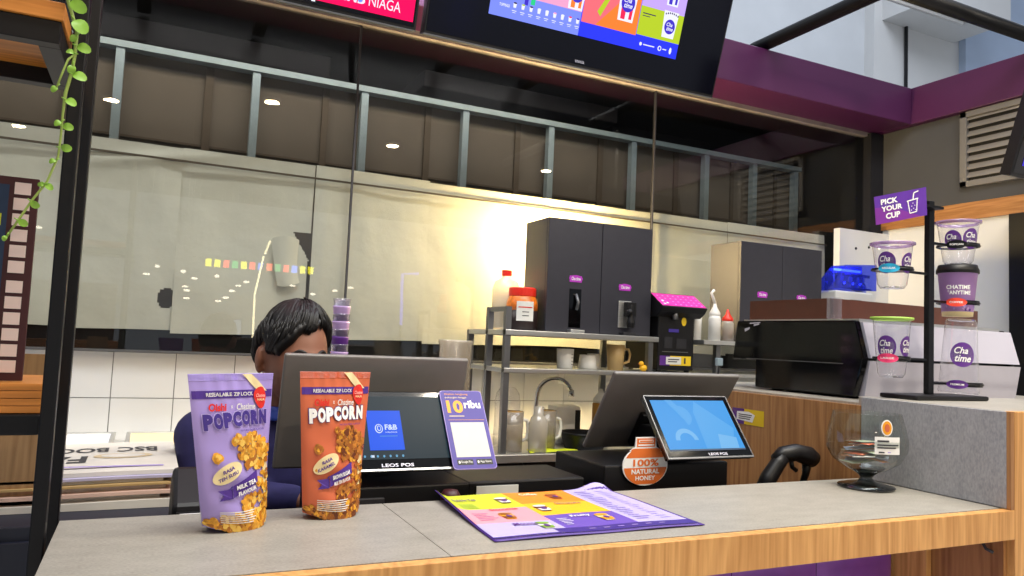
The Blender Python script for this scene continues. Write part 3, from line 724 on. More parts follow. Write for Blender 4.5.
# trailing vine
t = thing('trailing_vine', 'trailing vine with small round green leaves hanging from the top shelf', 'plant', (-.15, 1.2, 1.77))
st = [(-.17, 1.17, 1.86), (-.150, 1.15, 1.83), (-.132, 1.143, 1.79), (-.121, 1.143, 1.76), (-.113, 1.143, 1.735), (-.113, 1.143, 1.705), (-.115, 1.143, 1.68), (-.12, 1.143, 1.65), (-.121, 1.143, 1.62), (-.121, 1.143, 1.59),
      (-.122, 1.143, 1.565), (-.132, 1.143, 1.53), (-.146, 1.143, 1.505), (-.158, 1.143, 1.48), (-.170, 1.143, 1.455)]
br = [(-.113, 1.143, 1.705), (-.120, 1.14, 1.695), (-.125, 1.138, 1.675), (-.130, 1.138, 1.655)]
MB().tube(st, [.0022]*8+[.0015]*7, 8).tube(br, .0015, 6).build('stem', 'leafstem', t, smooth=True)
b = MB()
def leaf(p, ang, s, tilt=0.):
    c = Vector(p); R_ = Matrix.Rotation(tilt, 3, 'X') @ Matrix.Rotation(ang, 3, 'Y')
    base = b._b(); out = []
    N_ = 14
    b.v.append(tuple(c+R_ @ Vector((s*.55, -.0015, 0))))
    for k in range(N_):
        a_ = 2*PI*k/N_; r = s*.5*(1+.18*math.cos(a_)); x = s*.55+r*math.cos(a_)*1.08; z = r*math.sin(a_)*.86
        b.v.append(tuple(c+R_ @ Vector((x, .002*math.cos(2*a_), z))))
    for k in range(N_): b.f.append((base, base+1+k, base+1+(k+1) % N_)); b.m.append(0)
    b.tube([c-R_ @ Vector((.004, 0, 0)), c+R_ @ Vector((s*.1, 0, 0))], .0008, 5, m=0)
LV = [((-.147, 1.14, 1.823), -.5, .019), ((-.128, 1.14, 1.79), -.3, .013), ((-.125, 1.14, 1.775), .5, .02), ((-.118, 1.14, 1.752), .9, .022), ((-.112, 1.14, 1.73), 2.2, .01), ((-.113, 1.14, 1.716), .25, .016), ((-.113, 1.14, 1.705), 3.3, .009),
      ((-.114, 1.14, 1.69), 1.7, .012), ((-.115, 1.14, 1.677), .25, .016), ((-.129, 1.138, 1.657), 2.2, .009), ((-.120, 1.14, 1.642), .45, .013), ((-.121, 1.14, 1.612), 2.4, .009), ((-.121, 1.14, 1.606), .1, .012), ((-.121, 1.14, 1.577), .0, .012), ((-.123, 1.14, 1.56), 2.6, .008),
      ((-.134, 1.14, 1.527), .6, .010), ((-.134, 1.14, 1.527), 2.8, .007), ((-.148, 1.14, 1.503), .7, .011), ((-.160, 1.14, 1.477), .5, .011), ((-.17, 1.14, 1.456), 2.0, .007), ((-.17, 1.14, 1.825), 2.9, .018), ((-.19, 1.15, 1.775), -.3, .016)]
for p, an, s in LV: leaf(p, an, s, random.uniform(-.35, .35))
b.build('foliage', 'leaf', t, smooth=True)

# left cabinet & newspapers
cb = thing('low_cabinet', 'dark navy cabinet under the pile of newspapers', 'cabinet', (-.3, 1.9, 0))
MB().box(-.85, .075, 1.60, 2.2, .0, .985).build('body', 'navy', cb, bevel=.003)
MB().box(-.84, -.39, 1.588, 1.60, .05, .96).build('door', 'navy', cb, bevel=.002); MB().box(-.385, .065, 1.588, 1.60, .05, .96).build('door', 'navy', cb, bevel=.002)
npl = ['newspaper at the very bottom of the pile', 'second newspaper from the bottom of the pile', 'third newspaper up in the pile with a pinkish edge', 'folded newspaper in the middle of the pile', 'tan folder sticking out within the paper pile', 'pale newspaper just above the tan folder', 'newspaper under the top one with lilac edge', 'newspaper on top of the pile with large upside down headline']
z = .9858
for k in range(8):
    x0 = -.72+random.uniform(-.02, .02); x1 = [.07, .045, .078, .055, .07, .05, .072, .078][k]; th = [.012, .009, .007, .009, .004, .007, .005, .008][k]; y0 = 1.70+[0, .02, .004, .025, .01, .028, .02, .035][k]
    def fn(u, v, s, x0=x0, x1=x1, y0=y0, z=z, th=th, k=k):
        x = x0+(x1-x0)*u; y = y0+.42*v
        sag = .0
        return (x, y, z+(th if s else 0)+(0 if (k == 0 and not s) else .0022*(1+math.sin(x*11+1))))
    b = MB(); nu, nv = 24, 6
    b.grid(lambda u, v: fn(u, v, 1), nu, nv); b.grid(lambda u, v: fn(1-u, v, 0), nu, nv)
    b.grid(lambda u, v: fn(u, 0, v), nu, 1); b.grid(lambda u, v: fn(1-u, 1, v), nu, 1); b.grid(lambda u, v: fn(1, u, v), nv, 1); b.grid(lambda u, v: fn(0, 1-u, v), nv, 1)
    t = thing('newspaper', npl[k], 'newspaper', ((x0+x1)/2, y0, z), group='papers piled on the navy cabinet')
    b.build('folded_sheets', [['news', 'news', 'mpink2', 'news', 'kraft', 'news', 'mlil2', 'news'][k]], t, smooth=False)
    if k == 7:
        a = Art(lambda u, v, h, z=z, th=th: Vector((.07-u, 2.125-v, z+th+h+.0006+.0022*(1+math.sin((.07-u)*11+1)))), ['ink'], .0005)
        a.text('BSC BOOK', .03, .28, .06, .13, 'ink', 1, .02)
        a.text('FAIR', .17, .34, .18, .27, 'ink', 1, .03)
        a.ell(.10, .19, .06, .035, 'beige', 1); a.ell(.10, .19, .045, .025, 'news', 2)
        a.rect(.02, .60, .33, .345, 'lilac', 1)
        a.build('headline', a.mats, t)
    z += th+.0005
# steel trays at the back left
for k, (x0, x1) in enumerate(((-.62, -.36), (-.33, -.07), (-.04, .20), (.23, .47))):
    t = thing('steel_tray', ('steel tray at the far left of the back worktop', 'steel tray second along the back worktop', 'steel tray beside the seated person on the back worktop', 'steel tray behind the seated person')[k], 'tray', ((x0+x1)/2, 2.65, .951), group='steel topping trays on the back worktop')
    b = MB(); b.box(x0+.012, x1-.012, 2.53, 2.82, .951, .99); b.build('pan', 'steel_dark', t)
    b = MB(); b.box(x0, x1, 2.515, 2.535, .985, .995).box(x0, x1, 2.815, 2.835, .985, .995).box(x0, x0+.014, 2.535, 2.815, .985, .995).box(x1-.014, x1, 2.535, 2.815, .985, .995)
    b.build('rim', 'steel', t, bevel=.002)
    MB().box(x0+.014, x1-.014, 2.535, 2.815, .988, .991).build('topping', ['choc', 'pouch_in', 'cream', 'choc_l'][k], t)

# receipt printer
t = thing('receipt_printer', 'black receipt printer with a white paper strip beside the newspapers', 'printer', (.09, 1.45, .9005))
MB().prism([(1.42, .9005), (1.565, .9005), (1.565, 1.07), (1.50, 1.10), (1.42, 1.045)], .058, .145, 'x').build('body', 'black_plastic', t, bevel=.008)
MB().box(.065, .125, 1.417, 1.421, 1.03, 1.036).build('paper_slot', 'dark_plastic', t)
MB().grid(lambda u, v: (.07+.04*u, 1.414-.02*math.sin(v*2.4), 1.034-.08*v*v+.01*v), 4, 8).build('receipt', 'pure', t, smooth=True)

# =================================================================== ORDER TERMINALS
def tilt_frame(x, y, z, yt, zt):
    """frame at lower left corner, u along +x, v up the leaning face"""
    v = Vector((0, yt-y, zt-z)).normalized()
    return Vector((x, y, z)), Vector((1, 0, 0)), v, Vector((1, 0, 0)).cross(v)
def fbox(mb, F, u0, u1, v0, v1, h0, h1, m=None):
    o, u, v, n = F
    T = Matrix(((u.x, v.x, n.x, o.x), (u.y, v.y, n.y, o.y), (u.z, v.z, n.z, o.z), (0, 0, 0, 1)))
    return mb.box(u0, u1, v0, v1, h0, h1, m, T=T)
def fart(F, mats, step=.0005, off=0):
    o, u, v, n = F
    return Art(lambda a, b, h=0: o+u*a+v*b+n*(h+off), mats, step)

# left terminal
t = thing('order_terminal', 'left order terminal with desktop screen showing a blue window', 'terminal', (.48, 1.55, .9005), group='order terminals behind the counter')
F = tilt_frame(.253, 1.650, 1.062, 1.583, 1.305)
hv = .2521
shell = MB(); fbox(shell, F, 0, .403, 0, hv, -.012, 0)
shell = shell.build('monitor_shell', 'grey_plastic', t, bevel=.005, seg=3)
b = MB(); fbox(b, F, .02, .383, .015, hv-.015, -.0135, -.0125); b.build('staff_screen', 'black_gloss', shell)
b = MB(); fbox(b, F, .15, .30, .03, .155, 0.0005, .018); b.build('rear_bracket', 'black_plastic', t, bevel=.004)
b = MB(); b.box(.30, .60, 1.415, 1.585, .9008, 1.065); b.build('base_box', 'black_plastic', t, bevel=.004)
b = MB(); b.box(.315, .425, 1.408, 1.416, .91, 1.045).build('front_cover', 'dark_plastic', t, bevel=.002)
b = MB(); b.box(.42, .47, 1.52, 1.60, 1.05, 1.20).build('neck', 'black_plastic', t, bevel=.004)
D = tilt_frame(.298, 1.405, 1.097, 1.505, 1.238)
dh = .1728
d = MB(); fbox(d, D, 0, .270, 0, dh, -.014, 0); d = d.build('customer_display', 'black_gloss', t, bevel=.003)
a = fart(D, ['desk_scr'], .0006)
a.rect(.008, .258, .022, .160, 'desk_scr', 1)
a.rect(.099, .168, .041, .127, 'win_scr', 2, skew=-.0)
a.ell(.121, .087, .008, .010, 'txt_scr', 3); a.ell(.121, .087, .0062, .0082, 'win_scr', 4); a.ell(.121, .087, .004, .006, 'txt_scr', 5); a.ell(.121, .087, .0026, .0044, 'win_scr', 6)
a.text('F&B', .133, .158, .084, .096, 'txt_scr', 3, .03); a.text('solutions', .133, .157, .0775, .0815, 'txt_scr', 3); a.rect(.121, .157, .070, .0712, 'task_scr', 3)
for k in range(8): a.ell(.075+.0125*k, .0285, .0022, .0028, 'task_scr', 2, 8)
a.rect(.100, .106, .026, .031, 'txt_scr', 2)
a.text('LEOS POS', .118, .182, .006, .013, 'silver', 1.5, .02)
a.build('screen_image', a.mats, d)
b = MB(); fbox(b, D, 0, .270, -.002, .002, -.004, .0015); b.build('bezel_edge', 'steel', d)
# code card leaning on the left screen
cf = tilt_frame(.556, 1.398, 1.092, 1.503, 1.236)
t = thing('payment_card', 'purple payment sign leaning on the right side of the left terminal screen', 'sign', (.61, 1.40, 1.088))
S_ = Matrix.Rotation(.0, 4, 'Z')
card = MB(); o, u, v, n = cf
def rr(w, h, r, k=5):
    pts = []
    for cx, cy, a0 in ((w-r, h-r, 0), (r, h-r, PI/2), (r, r, PI), (w-r, r, 1.5*PI)):
        for i in range(k+1): a_ = a0+PI/2*i/k; pts.append((cx+r*math.cos(a_), cy+r*math.sin(a_)))
    return pts
T = Matrix(((u.x, v.x, n.x, o.x), (u.y, v.y, n.y, o.y), (u.z, v.z, n.z, o.z), (0, 0, 0, 1)))
CW, CH = .094, .180
card.prism(rr(CW, CH, .007), .003, .006, 'z', T=T)
card.build('board', 'lilac_d', t)
a = fart(cf, ['sign_purple'], .0004, .006)
a.pg([(p[0]*.97+.0014, p[1]*.985+.0014) for p in rr(CW, CH, .007)], 'sign_purple', 1)
a.text('10', .010, .046, .126, .156, 'gold', 2, .04); a.text('ribu', .049, .086, .137, .156, 'pure', 2, .03)
a.text('Diskon langsung', .010, .062, .168, .173, 'gold', 2); a.text('potongan hingga', .010, .058, .160, .165, 'cream', 2)
a.rect(.012, .045, .118, .1195, 'cream', 2)
a.rect(.008, .088, .1095, .1102, 'gold', 2)
a.rect(.011, .085, .026, .104, 'cardw', 2)
a.rect(.010, .044, .009, .021, 'black', 2); a.rect(.051, .086, .009, .021, 'black', 2)
a.text('Google Play', .018, .042, .012, .018, 'pure', 3); a.text('App Store', .059, .083, .012, .018, 'pure', 3)
a.ell(.0145, .015, .002, .003, 'pure', 3, 8); a.ell(.055, .015, .002, .003, 'pure', 3, 8)
a.build('printed_face', a.mats, t)

# right terminal
t = thing('order_terminal', 'right order terminal with light blue customer screen', 'terminal', (1.18, 1.55, .9005), group='order terminals behind the counter')
F = tilt_frame(.998, 1.640, 1.092, 1.508, 1.286)
hv = .2346
s2 = MB(); fbox(s2, F, 0, .382, 0, hv, -.012, 0); s2 = s2.build('monitor_shell', 'grey_plastic', t, bevel=.005, seg=3)
b = MB(); fbox(b, F, .02, .362, .015, hv-.015, -.0135, -.0125); b.build('staff_screen', 'black_gloss', s2)
b = MB(); fbox(b, F, .12, .27, .02, .12, 0.0005, .018); b.build('rear_bracket', 'black_plastic', t, bevel=.004)
MB().box(.93, 1.28, 1.435, 1.66, .9008, 1.085).build('base_box', 'black_plastic', t, bevel=.004)
MB().box(1.12, 1.19, 1.46, 1.60, 1.08, 1.16).build('neck', 'black_plastic', t, bevel=.004)
D = tilt_frame(1.052, 1.370, 1.107, 1.473, 1.237)
d = MB(); fbox(d, D, 0, .247, 0, .166, -.014, 0); d = d.build('customer_display', 'black_gloss', t, bevel=.003)
a = fart(D, ['sky_blue_scr'], .0006)
a.rect(.014, .233, .022, .153, 'sky_blue_scr', 1)
def arc(cu, cv, r, w, a0, a1, k, h, n=20):
    pts = [(cu+(r+w)*math.cos(a0+(a1-a0)*i/n), cv+(r+w)*.95*math.sin(a0+(a1-a0)*i/n)) for i in range(n+1)]
    q = [(cu+r*math.cos(a0+(a1-a0)*i/n), cv+r*.95*math.sin(a0+(a1-a0)*i/n)) for i in range(n+1)]
    for i in range(n): a.pg([pts[i], pts[i+1], q[i+1], q[i]], k, h)
arc(.075, .045, .020, .012, 0, PI, 'sky_blue_l', 2)
arc(.085, .110, .016, .013, -1.2, 2.2, 'sky_blue_m', 2)
a.pg([(.055, .153), (.075, .153), (.11, .10), (.095, .09)], 'sky_blue_m', 2.3)
a.pg([(.12, .022), (.20, .022), (.225, .075), (.14, .15), (.125, .12)], 'sky_blue_m', 2)
a.pg([(.16, .022), (.215, .022), (.22, .05), (.17, .06)], 'sky_blue_l', 2.6)
a.rect(.014, .233, .018, .022, 'navyblue', 1); a.text('LEOS POS', .118, .172, .005, .012, 'silver', 1.5, .02)
a.build('screen_image', a.mats, d)
b = MB(); fbox(b, D, 0, .247, -.002, .002, -.004, .0015); fbox(b, D, 0, .0025, 0, .166, -.004, .0012); fbox(b, D, .2445, .247, 0, .166, -.004, .0012); fbox(b, D, 0, .247, .1635, .166, -.004, .0012); b.build('bezel_edge', 'steel_dark', d)
# honey tag
t = thing('honey_sign', 'orange jar shaped cardboard sign on the base of the right terminal', 'sign', (1.035, 1.43, 1.05))
o = Vector((1.034, 1.428, 1.045)); HF = planefn(o, (1, 0, 0), (0, 0, 1))
def jarshape(s=1.):
    pts = []
    for i in range(25):
        a_ = PI*.72+ (PI*1.56)*i/24; pts.append((.0615*s*math.cos(a_), .038+.044*s*math.sin(a_)*(1.0)))
    pts += [(.043*s, .072), (.029*s, .080), (.027*s, .102), (-.027*s, .102), (-.029*s, .080), (-.043*s, .072)]
    return pts
js = jarshape()
sh = MB(); sh.prism([(p[0]+o.x, p[1]+o.z) for p in js], 1.428, 1.431, 'y'); sh.build('board', 'pure', t)
a = Art(HF, ['hon'], .0004)
def clip(lo, hi, s=.95):
    N_ = 14; left = []; right = []
    for i in range(N_+1):
        z = lo+(hi-lo)*i/N_; q = max(0., 1-((z-.038)/.044)**2); w = .0615*s*math.sqrt(q)
        if z > .068: w = max(w, .040) if z < .076 else .029
        left.append((-w, z)); right.append((w, z))
    return left+right[::-1]
a.pg(clip(-.0025, .034), 'hon', 1); a.pg(clip(.056, .077), 'hon', 1)
a.rect(-.025, .025, .0805, .0995, 'hon', 1); a.rect(-.022, .022, .083, .086, 'pure', 2); a.rect(-.02, .02, .090, .096, 'pure', 2); a.rect(-.018, .018, .0915, .0945, 'hon', 3)
a.text('100%', -.034, .036, .037, .053, 'hon', 2, .03); a.text('NATURAL', -.038, .038, .020, .031, 'pure', 2, .03); a.text('HONEY', -.027, .027, .006, .016, 'pure', 2, .03)
a.build('printed_face', a.mats, t)
MB().box(1.01, 1.06, 1.431, 1.4345, 1.05, 1.08).build('fixing_tape', 'pure', t)
# barcode scanner in stand
t = thing('barcode_scanner', 'black handheld barcode scanner resting beside the oak side panel', 'scanner', (1.50, 1.46, .9005))
MB().lathe([(0, 0), (.045, 0), (.042, .012), (.012, .02), (.010, .10), (0, .10)], (1.47, 1.46, .9005), 20).build('stand', 'black_plastic', t, smooth=True)
MB().tube([(1.415, 1.46, 1.005), (1.435, 1.46, 1.035), (1.465, 1.46, 1.070), (1.48, 1.46, 1.088)], [.019, .021, .019, .020], 14).build('grip', 'black_plastic', t, smooth=True)
MB().tube([(1.455, 1.465, 1.082), (1.48, 1.46, 1.092), (1.52, 1.455, 1.098), (1.56, 1.45, 1.088), (1.578, 1.448, 1.078)], [.010, .021, .022, .025, .021], 16).build('head', 'black_plastic', t, smooth=True)
MB().tube([(1.505, 1.457, 1.082), (1.512, 1.457, 1.06), (1.525, 1.456, 1.052)], .006, 8).tube([(1.56, 1.455, 1.066), (1.562, 1.46, 1.04), (1.555, 1.47, 1.0)], [.012, .009, .007], 8).build('trigger', 'black', t, smooth=True)
MB().tube([(1.415, 1.46, 1.004), (1.40, 1.47, .97), (1.38, 1.50, .93), (1.36, 1.55, .905), (1.30, 1.62, .904)], .003, 8).build('cable', 'black', t, smooth=True)
# cash drawer, note, red knob
t = thing('cash_drawer', 'black cash box with pale label between the two terminals', 'cash box', (.75, 1.55, .9005))
MB().box(.62, .90, 1.47, 1.645, .9008, 1.055).build('body', 'black_plastic', t, bevel=.004)
MB().box(.638, .735, 1.4665, 1.4695, 1.008, 1.046).build('label_plate', 'label', t)
MB().box(.80, .815, 1.466, 1.4695, 1.0, 1.02).build('lock', 'steel', t)
t = thing('tamper', 'dark red round knob of a tamper behind the counter edge', 'tamper', (.545, 1.385, .9005))
MB().lathe([(0, 0), (.026, 0), (.026, .03), (.010, .045), (.010, .09)], (.548, 1.385, .9005), 20).build('base', 'steel_dark', t, smooth=True)
MB().lathe([(.009, .09), (.012, .12), (.018, .135), (.020, .148), (.014, .158), (0, .160)], (.548, 1.385, .9005), 20).build('knob', 'darkred', t, smooth=True)

# =================================================================== OVERHEAD SCREENS
O_, U_, V_, N_v = Vector((0, 2.45, 2.399)), Vector((1, 0, 0)), Vector((0, -.2874, .9578)), None
SF = (O_, U_, V_.normalized(), Vector((1, 0, 0)).cross(V_.normalized()))
def tv(u0, u1, vt, label, name='menu_tv'):
    t = thing(name, label, 'screen', ((u0+u1)/2, 2.45, 2.4))
    b = MB(); fbox(b, SF, u0, u1, 0, vt, -.045, 0); b.build('housing', 'black_plastic', t, bevel=.003)
    b = MB(); fbox(b, SF, u0+.008, u1-.008, .012, vt-.008, .0, .002); b.build('glass_face', 'tv_dark', t)
    b = MB(); fbox(b, SF, u0, u1, -.003, .002, -.045, .003); b.build('bottom_edge', 'steel_dark', t)
    cx = (u0+u1)/2
    b = MB(); b.box(cx-.25, cx-.20, 2.46, 2.699, 2.64, 2.68).box(cx+.20, cx+.25, 2.46, 2.699, 2.64, 2.68); b.build('wall_bracket', 'black_metal', t)
    return t
t = tv(.785, 2.055, .725, 'large black menu screen with bright drinks pictures above the counter')
a = fart(SF, ['t_lav'], .0012, .002)
a.rect(1.01, 1.377, .114, .62, 't_lav', 1)
a.rect(1.17, 1.377, .198, .62, 't_pink', 2); a.rect(1.377, 1.832, .114, .62, 't_blue', 1)
a.pg([(1.38, .166), (1.62, .166), (1.62, .40), (1.38, .40)], 't_coral', 2)
a.pg([(1.44, .166), (1.625, .166), (1.625, .36), (1.56, .30)], 't_orange', 3)
a.rect(1.628, 1.832, .172, .28, 't_yel', 2); a.rect(1.628, 1.832, .28, .62, 't_lil', 2)
# row of small drinks
for k in range(9):
    u = 1.105+k*.0325; v = .160-.0*k
    a.pg([(u-.007, v+.010), (u+.007, v+.010), (u+.005, v-.006), (u-.005, v-.006)], 't_white', 3)
    a.ell(u, v+.010, .007, .003, ['t_dark', 't_yel', 't_dark', 't_white', 't_white', 't_pink', 't_white', 't_red', 't_purp'][k], 4, 10)
    a.rect(u-.009, u+.009, v-.018, v-.0155, 't_white', 3); a.rect(u-.006, u+.006, v-.024, v-.022, 't_white', 3)
a.text('TOPPINGS', 1.045, 1.085, .150, .160, 't_white', 3, .02)
a.rect(1.14, 1.155, .172, .30, 't_purp', 3); a.rect(1.165, 1.182, .178, .30, 't_green', 3)
def cupart(u, v, w, h, bodyk, stripe=None):
    a.pg([(u-w*.40, v), (u+w*.40, v), (u+w*.5, v+h), (u-w*.5, v+h)], bodyk, 4)
    if stripe: a.pg([(u-w*.28, v+h*.04), (u-w*.05, v+h*.04), (u-w*.03, v+h), (u-w*.34, v+h)], stripe, 5); a.pg([(u+w*.14, v+h*.06), (u+w*.3, v+h*.06), (u+w*.36, v+h), (u+w*.18, v+h)], stripe, 5)
    a.ell(u, v+h*.42, w*.36, w*.40, 't_purp', 6)
    a.text('Cha', u-w*.24, u+w*.16, v+h*.42+.001, v+h*.42+w*.22, 't_white', 7, .02, .3); a.text('time', u-w*.2, u+w*.24, v+h*.42-w*.22, v+h*.42-.001, 't_white', 7, .02, .3)
cupart(1.345, .200, .075, .13, 't_white', 't_orange')
cupart(1.565, .205, .085, .16, 't_white', 't_red')
cupart(1.770, .185, .070, .10, 't_white')
for k in range(7): a.ell(1.742+k*.0095, .272+.006*math.sin(k*PI/6), .003, .004, 't_dark', 7, 8)
cupart(1.765, .305, .065, .12, 't_white', 't_purp')
a.pg([(1.44, .215), (1.455, .20), (1.50, .30), (1.485, .305)], 't_yel', 4)
a.rect(1.64, 1.70, .252, .256, 't_dark', 3); a.rect(1.64, 1.675, .243, .246, 't_dark', 3)
for k in range(3): pass
a.ell(1.655, .140, .006, .007, 't_white', 3, 10); a.rect(1.667, 1.72, .138, .142, 't_white', 3)
a.ell(1.745, .140, .009, .010, 't_white', 3, 12); a.ell(1.745, .140, .005, .006, 't_blue', 4, 10); a.rect(1.76, 1.778, .138, .142, 't_white', 3); a.ell(1.797, .140, .006, .013, 't_white', 3, 10)
a.text('coocaa', 1.385, 1.425, .018, .027, 'silver', 1, .01)
a.build('screen_image', a.mats, t)
t = tv(-.52, .757, .725, 'screen with hot pink bank advert at the top edge', 'advert_tv')
a = fart(SF, ['t_hot'], .0012, .002)
a.rect(-.45, .742, .026, .66, 't_hot', 1)
a.text('NIAGA', .585, .694, .046, .080, 't_white', 2, .0); a.text('CIMB', .468, .572, .046, .080, 't_white', 2, .035)
a.rect(.40, .412, .02, .05, 't_white', 2)
a.ell(.555, .058, .008, .008, 't_lav', 3)
a.build('screen_image', a.mats, t)
# third screen at far right
t = thing('menu_tv', 'black tilted screen cut off by the right edge near the vent', 'screen', (3.0, 1.6, 2.0))
F3 = (Vector((2.655, 1.60, 2.0)), U_, SF[2], SF[3])
b = MB(); fbox(b, F3, 0, .75, 0, .45, -.04, 0); b.build('housing', 'black_plastic', t, bevel=.003)
a = fart(F3, ['tv_dark'], .0012); a.rect(.01, .74, .012, .44, 'tv_dark', 1); a.rect(.045, .70, .04, .41, 't_purp', 2); a.build('screen_image', a.mats, t)
MB().box(2.88, 2.92, 1.45, 1.49, 2.30, 2.86).box(2.57, 2.92, 1.45, 1.49, 2.875, 2.90).box(2.88, 2.92, 1.45, 1.49, 2.86, 2.90).build('hanging_bracket', 'black_metal', t)

# =================================================================== DISPLAY COUNTER ITEMS
# espresso machine
t = thing('espresso_machine', 'large espresso machine with black side and polished back on the raised counter', 'coffee machine', (2.1, 1.7, 1.2345))
prof = [(1.85, 1.240), (1.85, 1.325), (1.955, 1.325), (1.935, 1.450), (1.475, 1.450), (1.445, 1.345), (1.475, 1.240)]
MB().prism(prof, 1.752, 1.775, 'x').build('side_panel', 'black_gloss', t, bevel=.004)
MB().prism(prof, 2.40, 2.42, 'x').build('side_panel', 'black_gloss', t, bevel=.004)
MB().prism([(1.84, 1.242), (1.84, 1.33), (1.945, 1.33), (1.93, 1.445), (1.485, 1.445), (1.455, 1.348), (1.49, 1.343), (1.49, 1.242)], 1.776, 2.399, 'x').build('body', 'dark_plastic', t)
MB().prism([(1.484, 1.446), (1.470, 1.446), (1.442, 1.347), (1.455, 1.347)], 1.779, 2.44, 'x').build('upper_back_panel', 'silver', t)
MB().prism([(1.47, 1.340), (1.445, 1.340), (1.462, 1.240), (1.485, 1.240)], 1.779, 2.45, 'x').build('lower_back_panel', 'silver', t)
MB().box(1.776, 2.40, 1.48, 1.93, 1.4455, 1.4555).build('cup_tray', 'steel', t)
b = MB(); b.box(1.80, 1.812, 1.60, 1.93, 1.456, 1.518).box(1.812, 2.48, 1.60, 1.612, 1.456, 1.518); b.build('cup_rail', 'mbrown', t)
b = MB(); b.box(1.785, 1.830, 1.585, 1.60, 1.456, 1.520); b.build('rail_corner', 'cup_clear', t)
for x in (1.80, 2.36):
    for y in (1.50, 1.80): MB().lathe([(.02, 0), (.016, .008)], (x, y, 1.2348), 14).build('foot', 'black_plastic', t)
for x in (1.95, 2.2): 
    MB().lathe([(.03, 1.36), (.033, 1.325), (.026, 1.30), (0, 1.30)], (x, 1.90, 0), 18).build('group_head', 'chrome', t, smooth=True)
a = Art(planefn((1.7515, 1.93, 1.27), (0, -1, 0), (0, 0, 1)), ['silver'], .0006)
a.rect(.04, .42, .058, .060, 'steel_dark', 1)
a.pg([(.032, .145), (.052, .153), (.055, .160), (.030, .155)], 'silver', 1); a.pg([(.070, .163), (.096, .168), (.094, .172), (.072, .169)], 'silver', 1); a.pg([(.052, .170), (.10, .173), (.10, .176), (.054, .174)], 'silver', 1)
a.build('brand_marks', a.mats, t)
t2 = thing('wall_phone_charger', 'small grey plug and black cable beside the espresso machine', 'plug', (1.70, 1.93, 1.2345))
MB().box(1.70, 1.722, 1.965, 1.98, 1.30, 1.325).build('plug', 'mullion', t2, bevel=.002)
MB().tube([(1.712, 1.972, 1.30), (1.710, 1.975, 1.27), (1.722, 1.98, 1.25), (1.73, 2.0, 1.238)], .003, 8).build('cable', 'black', t2, smooth=True)

# cup sealing machine glowing blue
t = thing('cup_sealer', 'white cup sealing machine with a blue lit clear hood on the back worktop', 'machine', (3.02, 2.6, .951))
MB().box(2.87, 3.12, 2.52, 2.68, .951, 1.655).build('body', 'white', t, bevel=.008)
MB().box(2.96, 3.03, 2.512, 2.52, 1.56, 1.615).build('button_panel', 'dark_plastic', t)
M['blue_hood'] = clear('blue hood', '#a4b0ff', .06, .5, .1, .10, '#5a6cff')
b = MB(); b.prism([(2.86, 1.658), (3.19, 1.672), (3.19, 1.80), (2.98, 1.785)], 2.56, 2.565, 'y'); b.prism([(2.86, 1.658), (3.19, 1.672), (3.19, 1.80), (2.98, 1.785)], 2.645, 2.65, 'y')
b.mesh([(2.86, 2.56, 1.658), (2.98, 2.56, 1.785), (2.98, 2.65, 1.785), (2.86, 2.65, 1.658)], [(0, 1, 2, 3)])
b.build('hood', 'blue_hood', t)
b = MB()
for x in (2.98, 3.04, 3.10, 3.15):
    b.lathe([(.0, 0), (.02, .0), (.02, .02), (.012, .03), (.012, .07), (0, .075)], (x, 2.61, 1.68), 12)
b.box(2.95, 3.18, 2.58, 2.64, 1.672, 1.682); b.box(2.96, 3.18, 2.59, 2.60, 1.735, 1.75)
b.build('sealing_heads', 'chrome', t)
MB().box(3.12, 3.19, 2.56, 2.65, 1.60, 1.67).build('head_bracket', 'white', t)
M['blue_led'] = emis('blue led', '#2a3cff', 30)
MB().box(2.99, 3.17, 2.635, 2.642, 1.765, 1.775).build('blue_light_strip', 'blue_led', t)

# cup display stand
cs = thing('cup_stand', 'black cup display stand with clip arms and a pick your cup sign', 'display stand', (1.82, 1.3, 1.25))
MB().box(1.69, 1.97, 1.24, 1.345, 1.2503, 1.262).build('base', 'black_plastic', cs, bevel=.004)
MB().box(1.812, 1.834, 1.297, 1.312, 1.262, 1.765).build('pole', 'black_metal', cs, bevel=.002)
P0, P1, P2, P3 = [Vector(p) for p in ((1.6599, 1.335, 1.6881), (1.7543, 1.262, 1.7148), (1.7498, 1.262, 1.786), (1.6514, 1.335, 1.7595))]
def signfn(u, v, h=0):
    p = (P0*(1-u)+P1*u)*(1-v)+(P3*(1-u)+P2*u)*v
    n = (P1-P0).cross(P3-P0).normalized()
    return p+n*h
sg = MB(); 
for hh in (0, -.004): sg.poly([signfn(0, 0, hh), signfn(1, 0, hh), signfn(1, 1, hh), signfn(0, 1, hh)])
cn = [(0, 0), (1, 0), (1, 1), (0, 1)]
for i in range(4): sg.poly([signfn(*cn[i]), signfn(*cn[i], -.004), signfn(*cn[(i+1) % 4], -.004), signfn(*cn[(i+1) % 4])])
sg = sg.build('sign_board', 'logo_purple', cs)
M['sign_a'] = mat('vivid purple print', '#5b2b9a', .4); M['sign_b'] = mat('magenta purple print', '#7a2b96', .4)
a = Art(signfn, ['sign_a'], .0004)
a.rect(0, 1, 0, 1, 'sign_a', 1); a.pg([(0, 0), (.9, 0), (.3, .55), (0, .6)], 'sign_b', 1.6)
a.text('PICK', .12, .45, .66, .86, 'pure', 3, .04); a.text('YOUR', .12, .53, .41, .60, 'pure', 3, .04); a.text('CUP', .20, .48, .13, .34, 'pure', 3, .04)
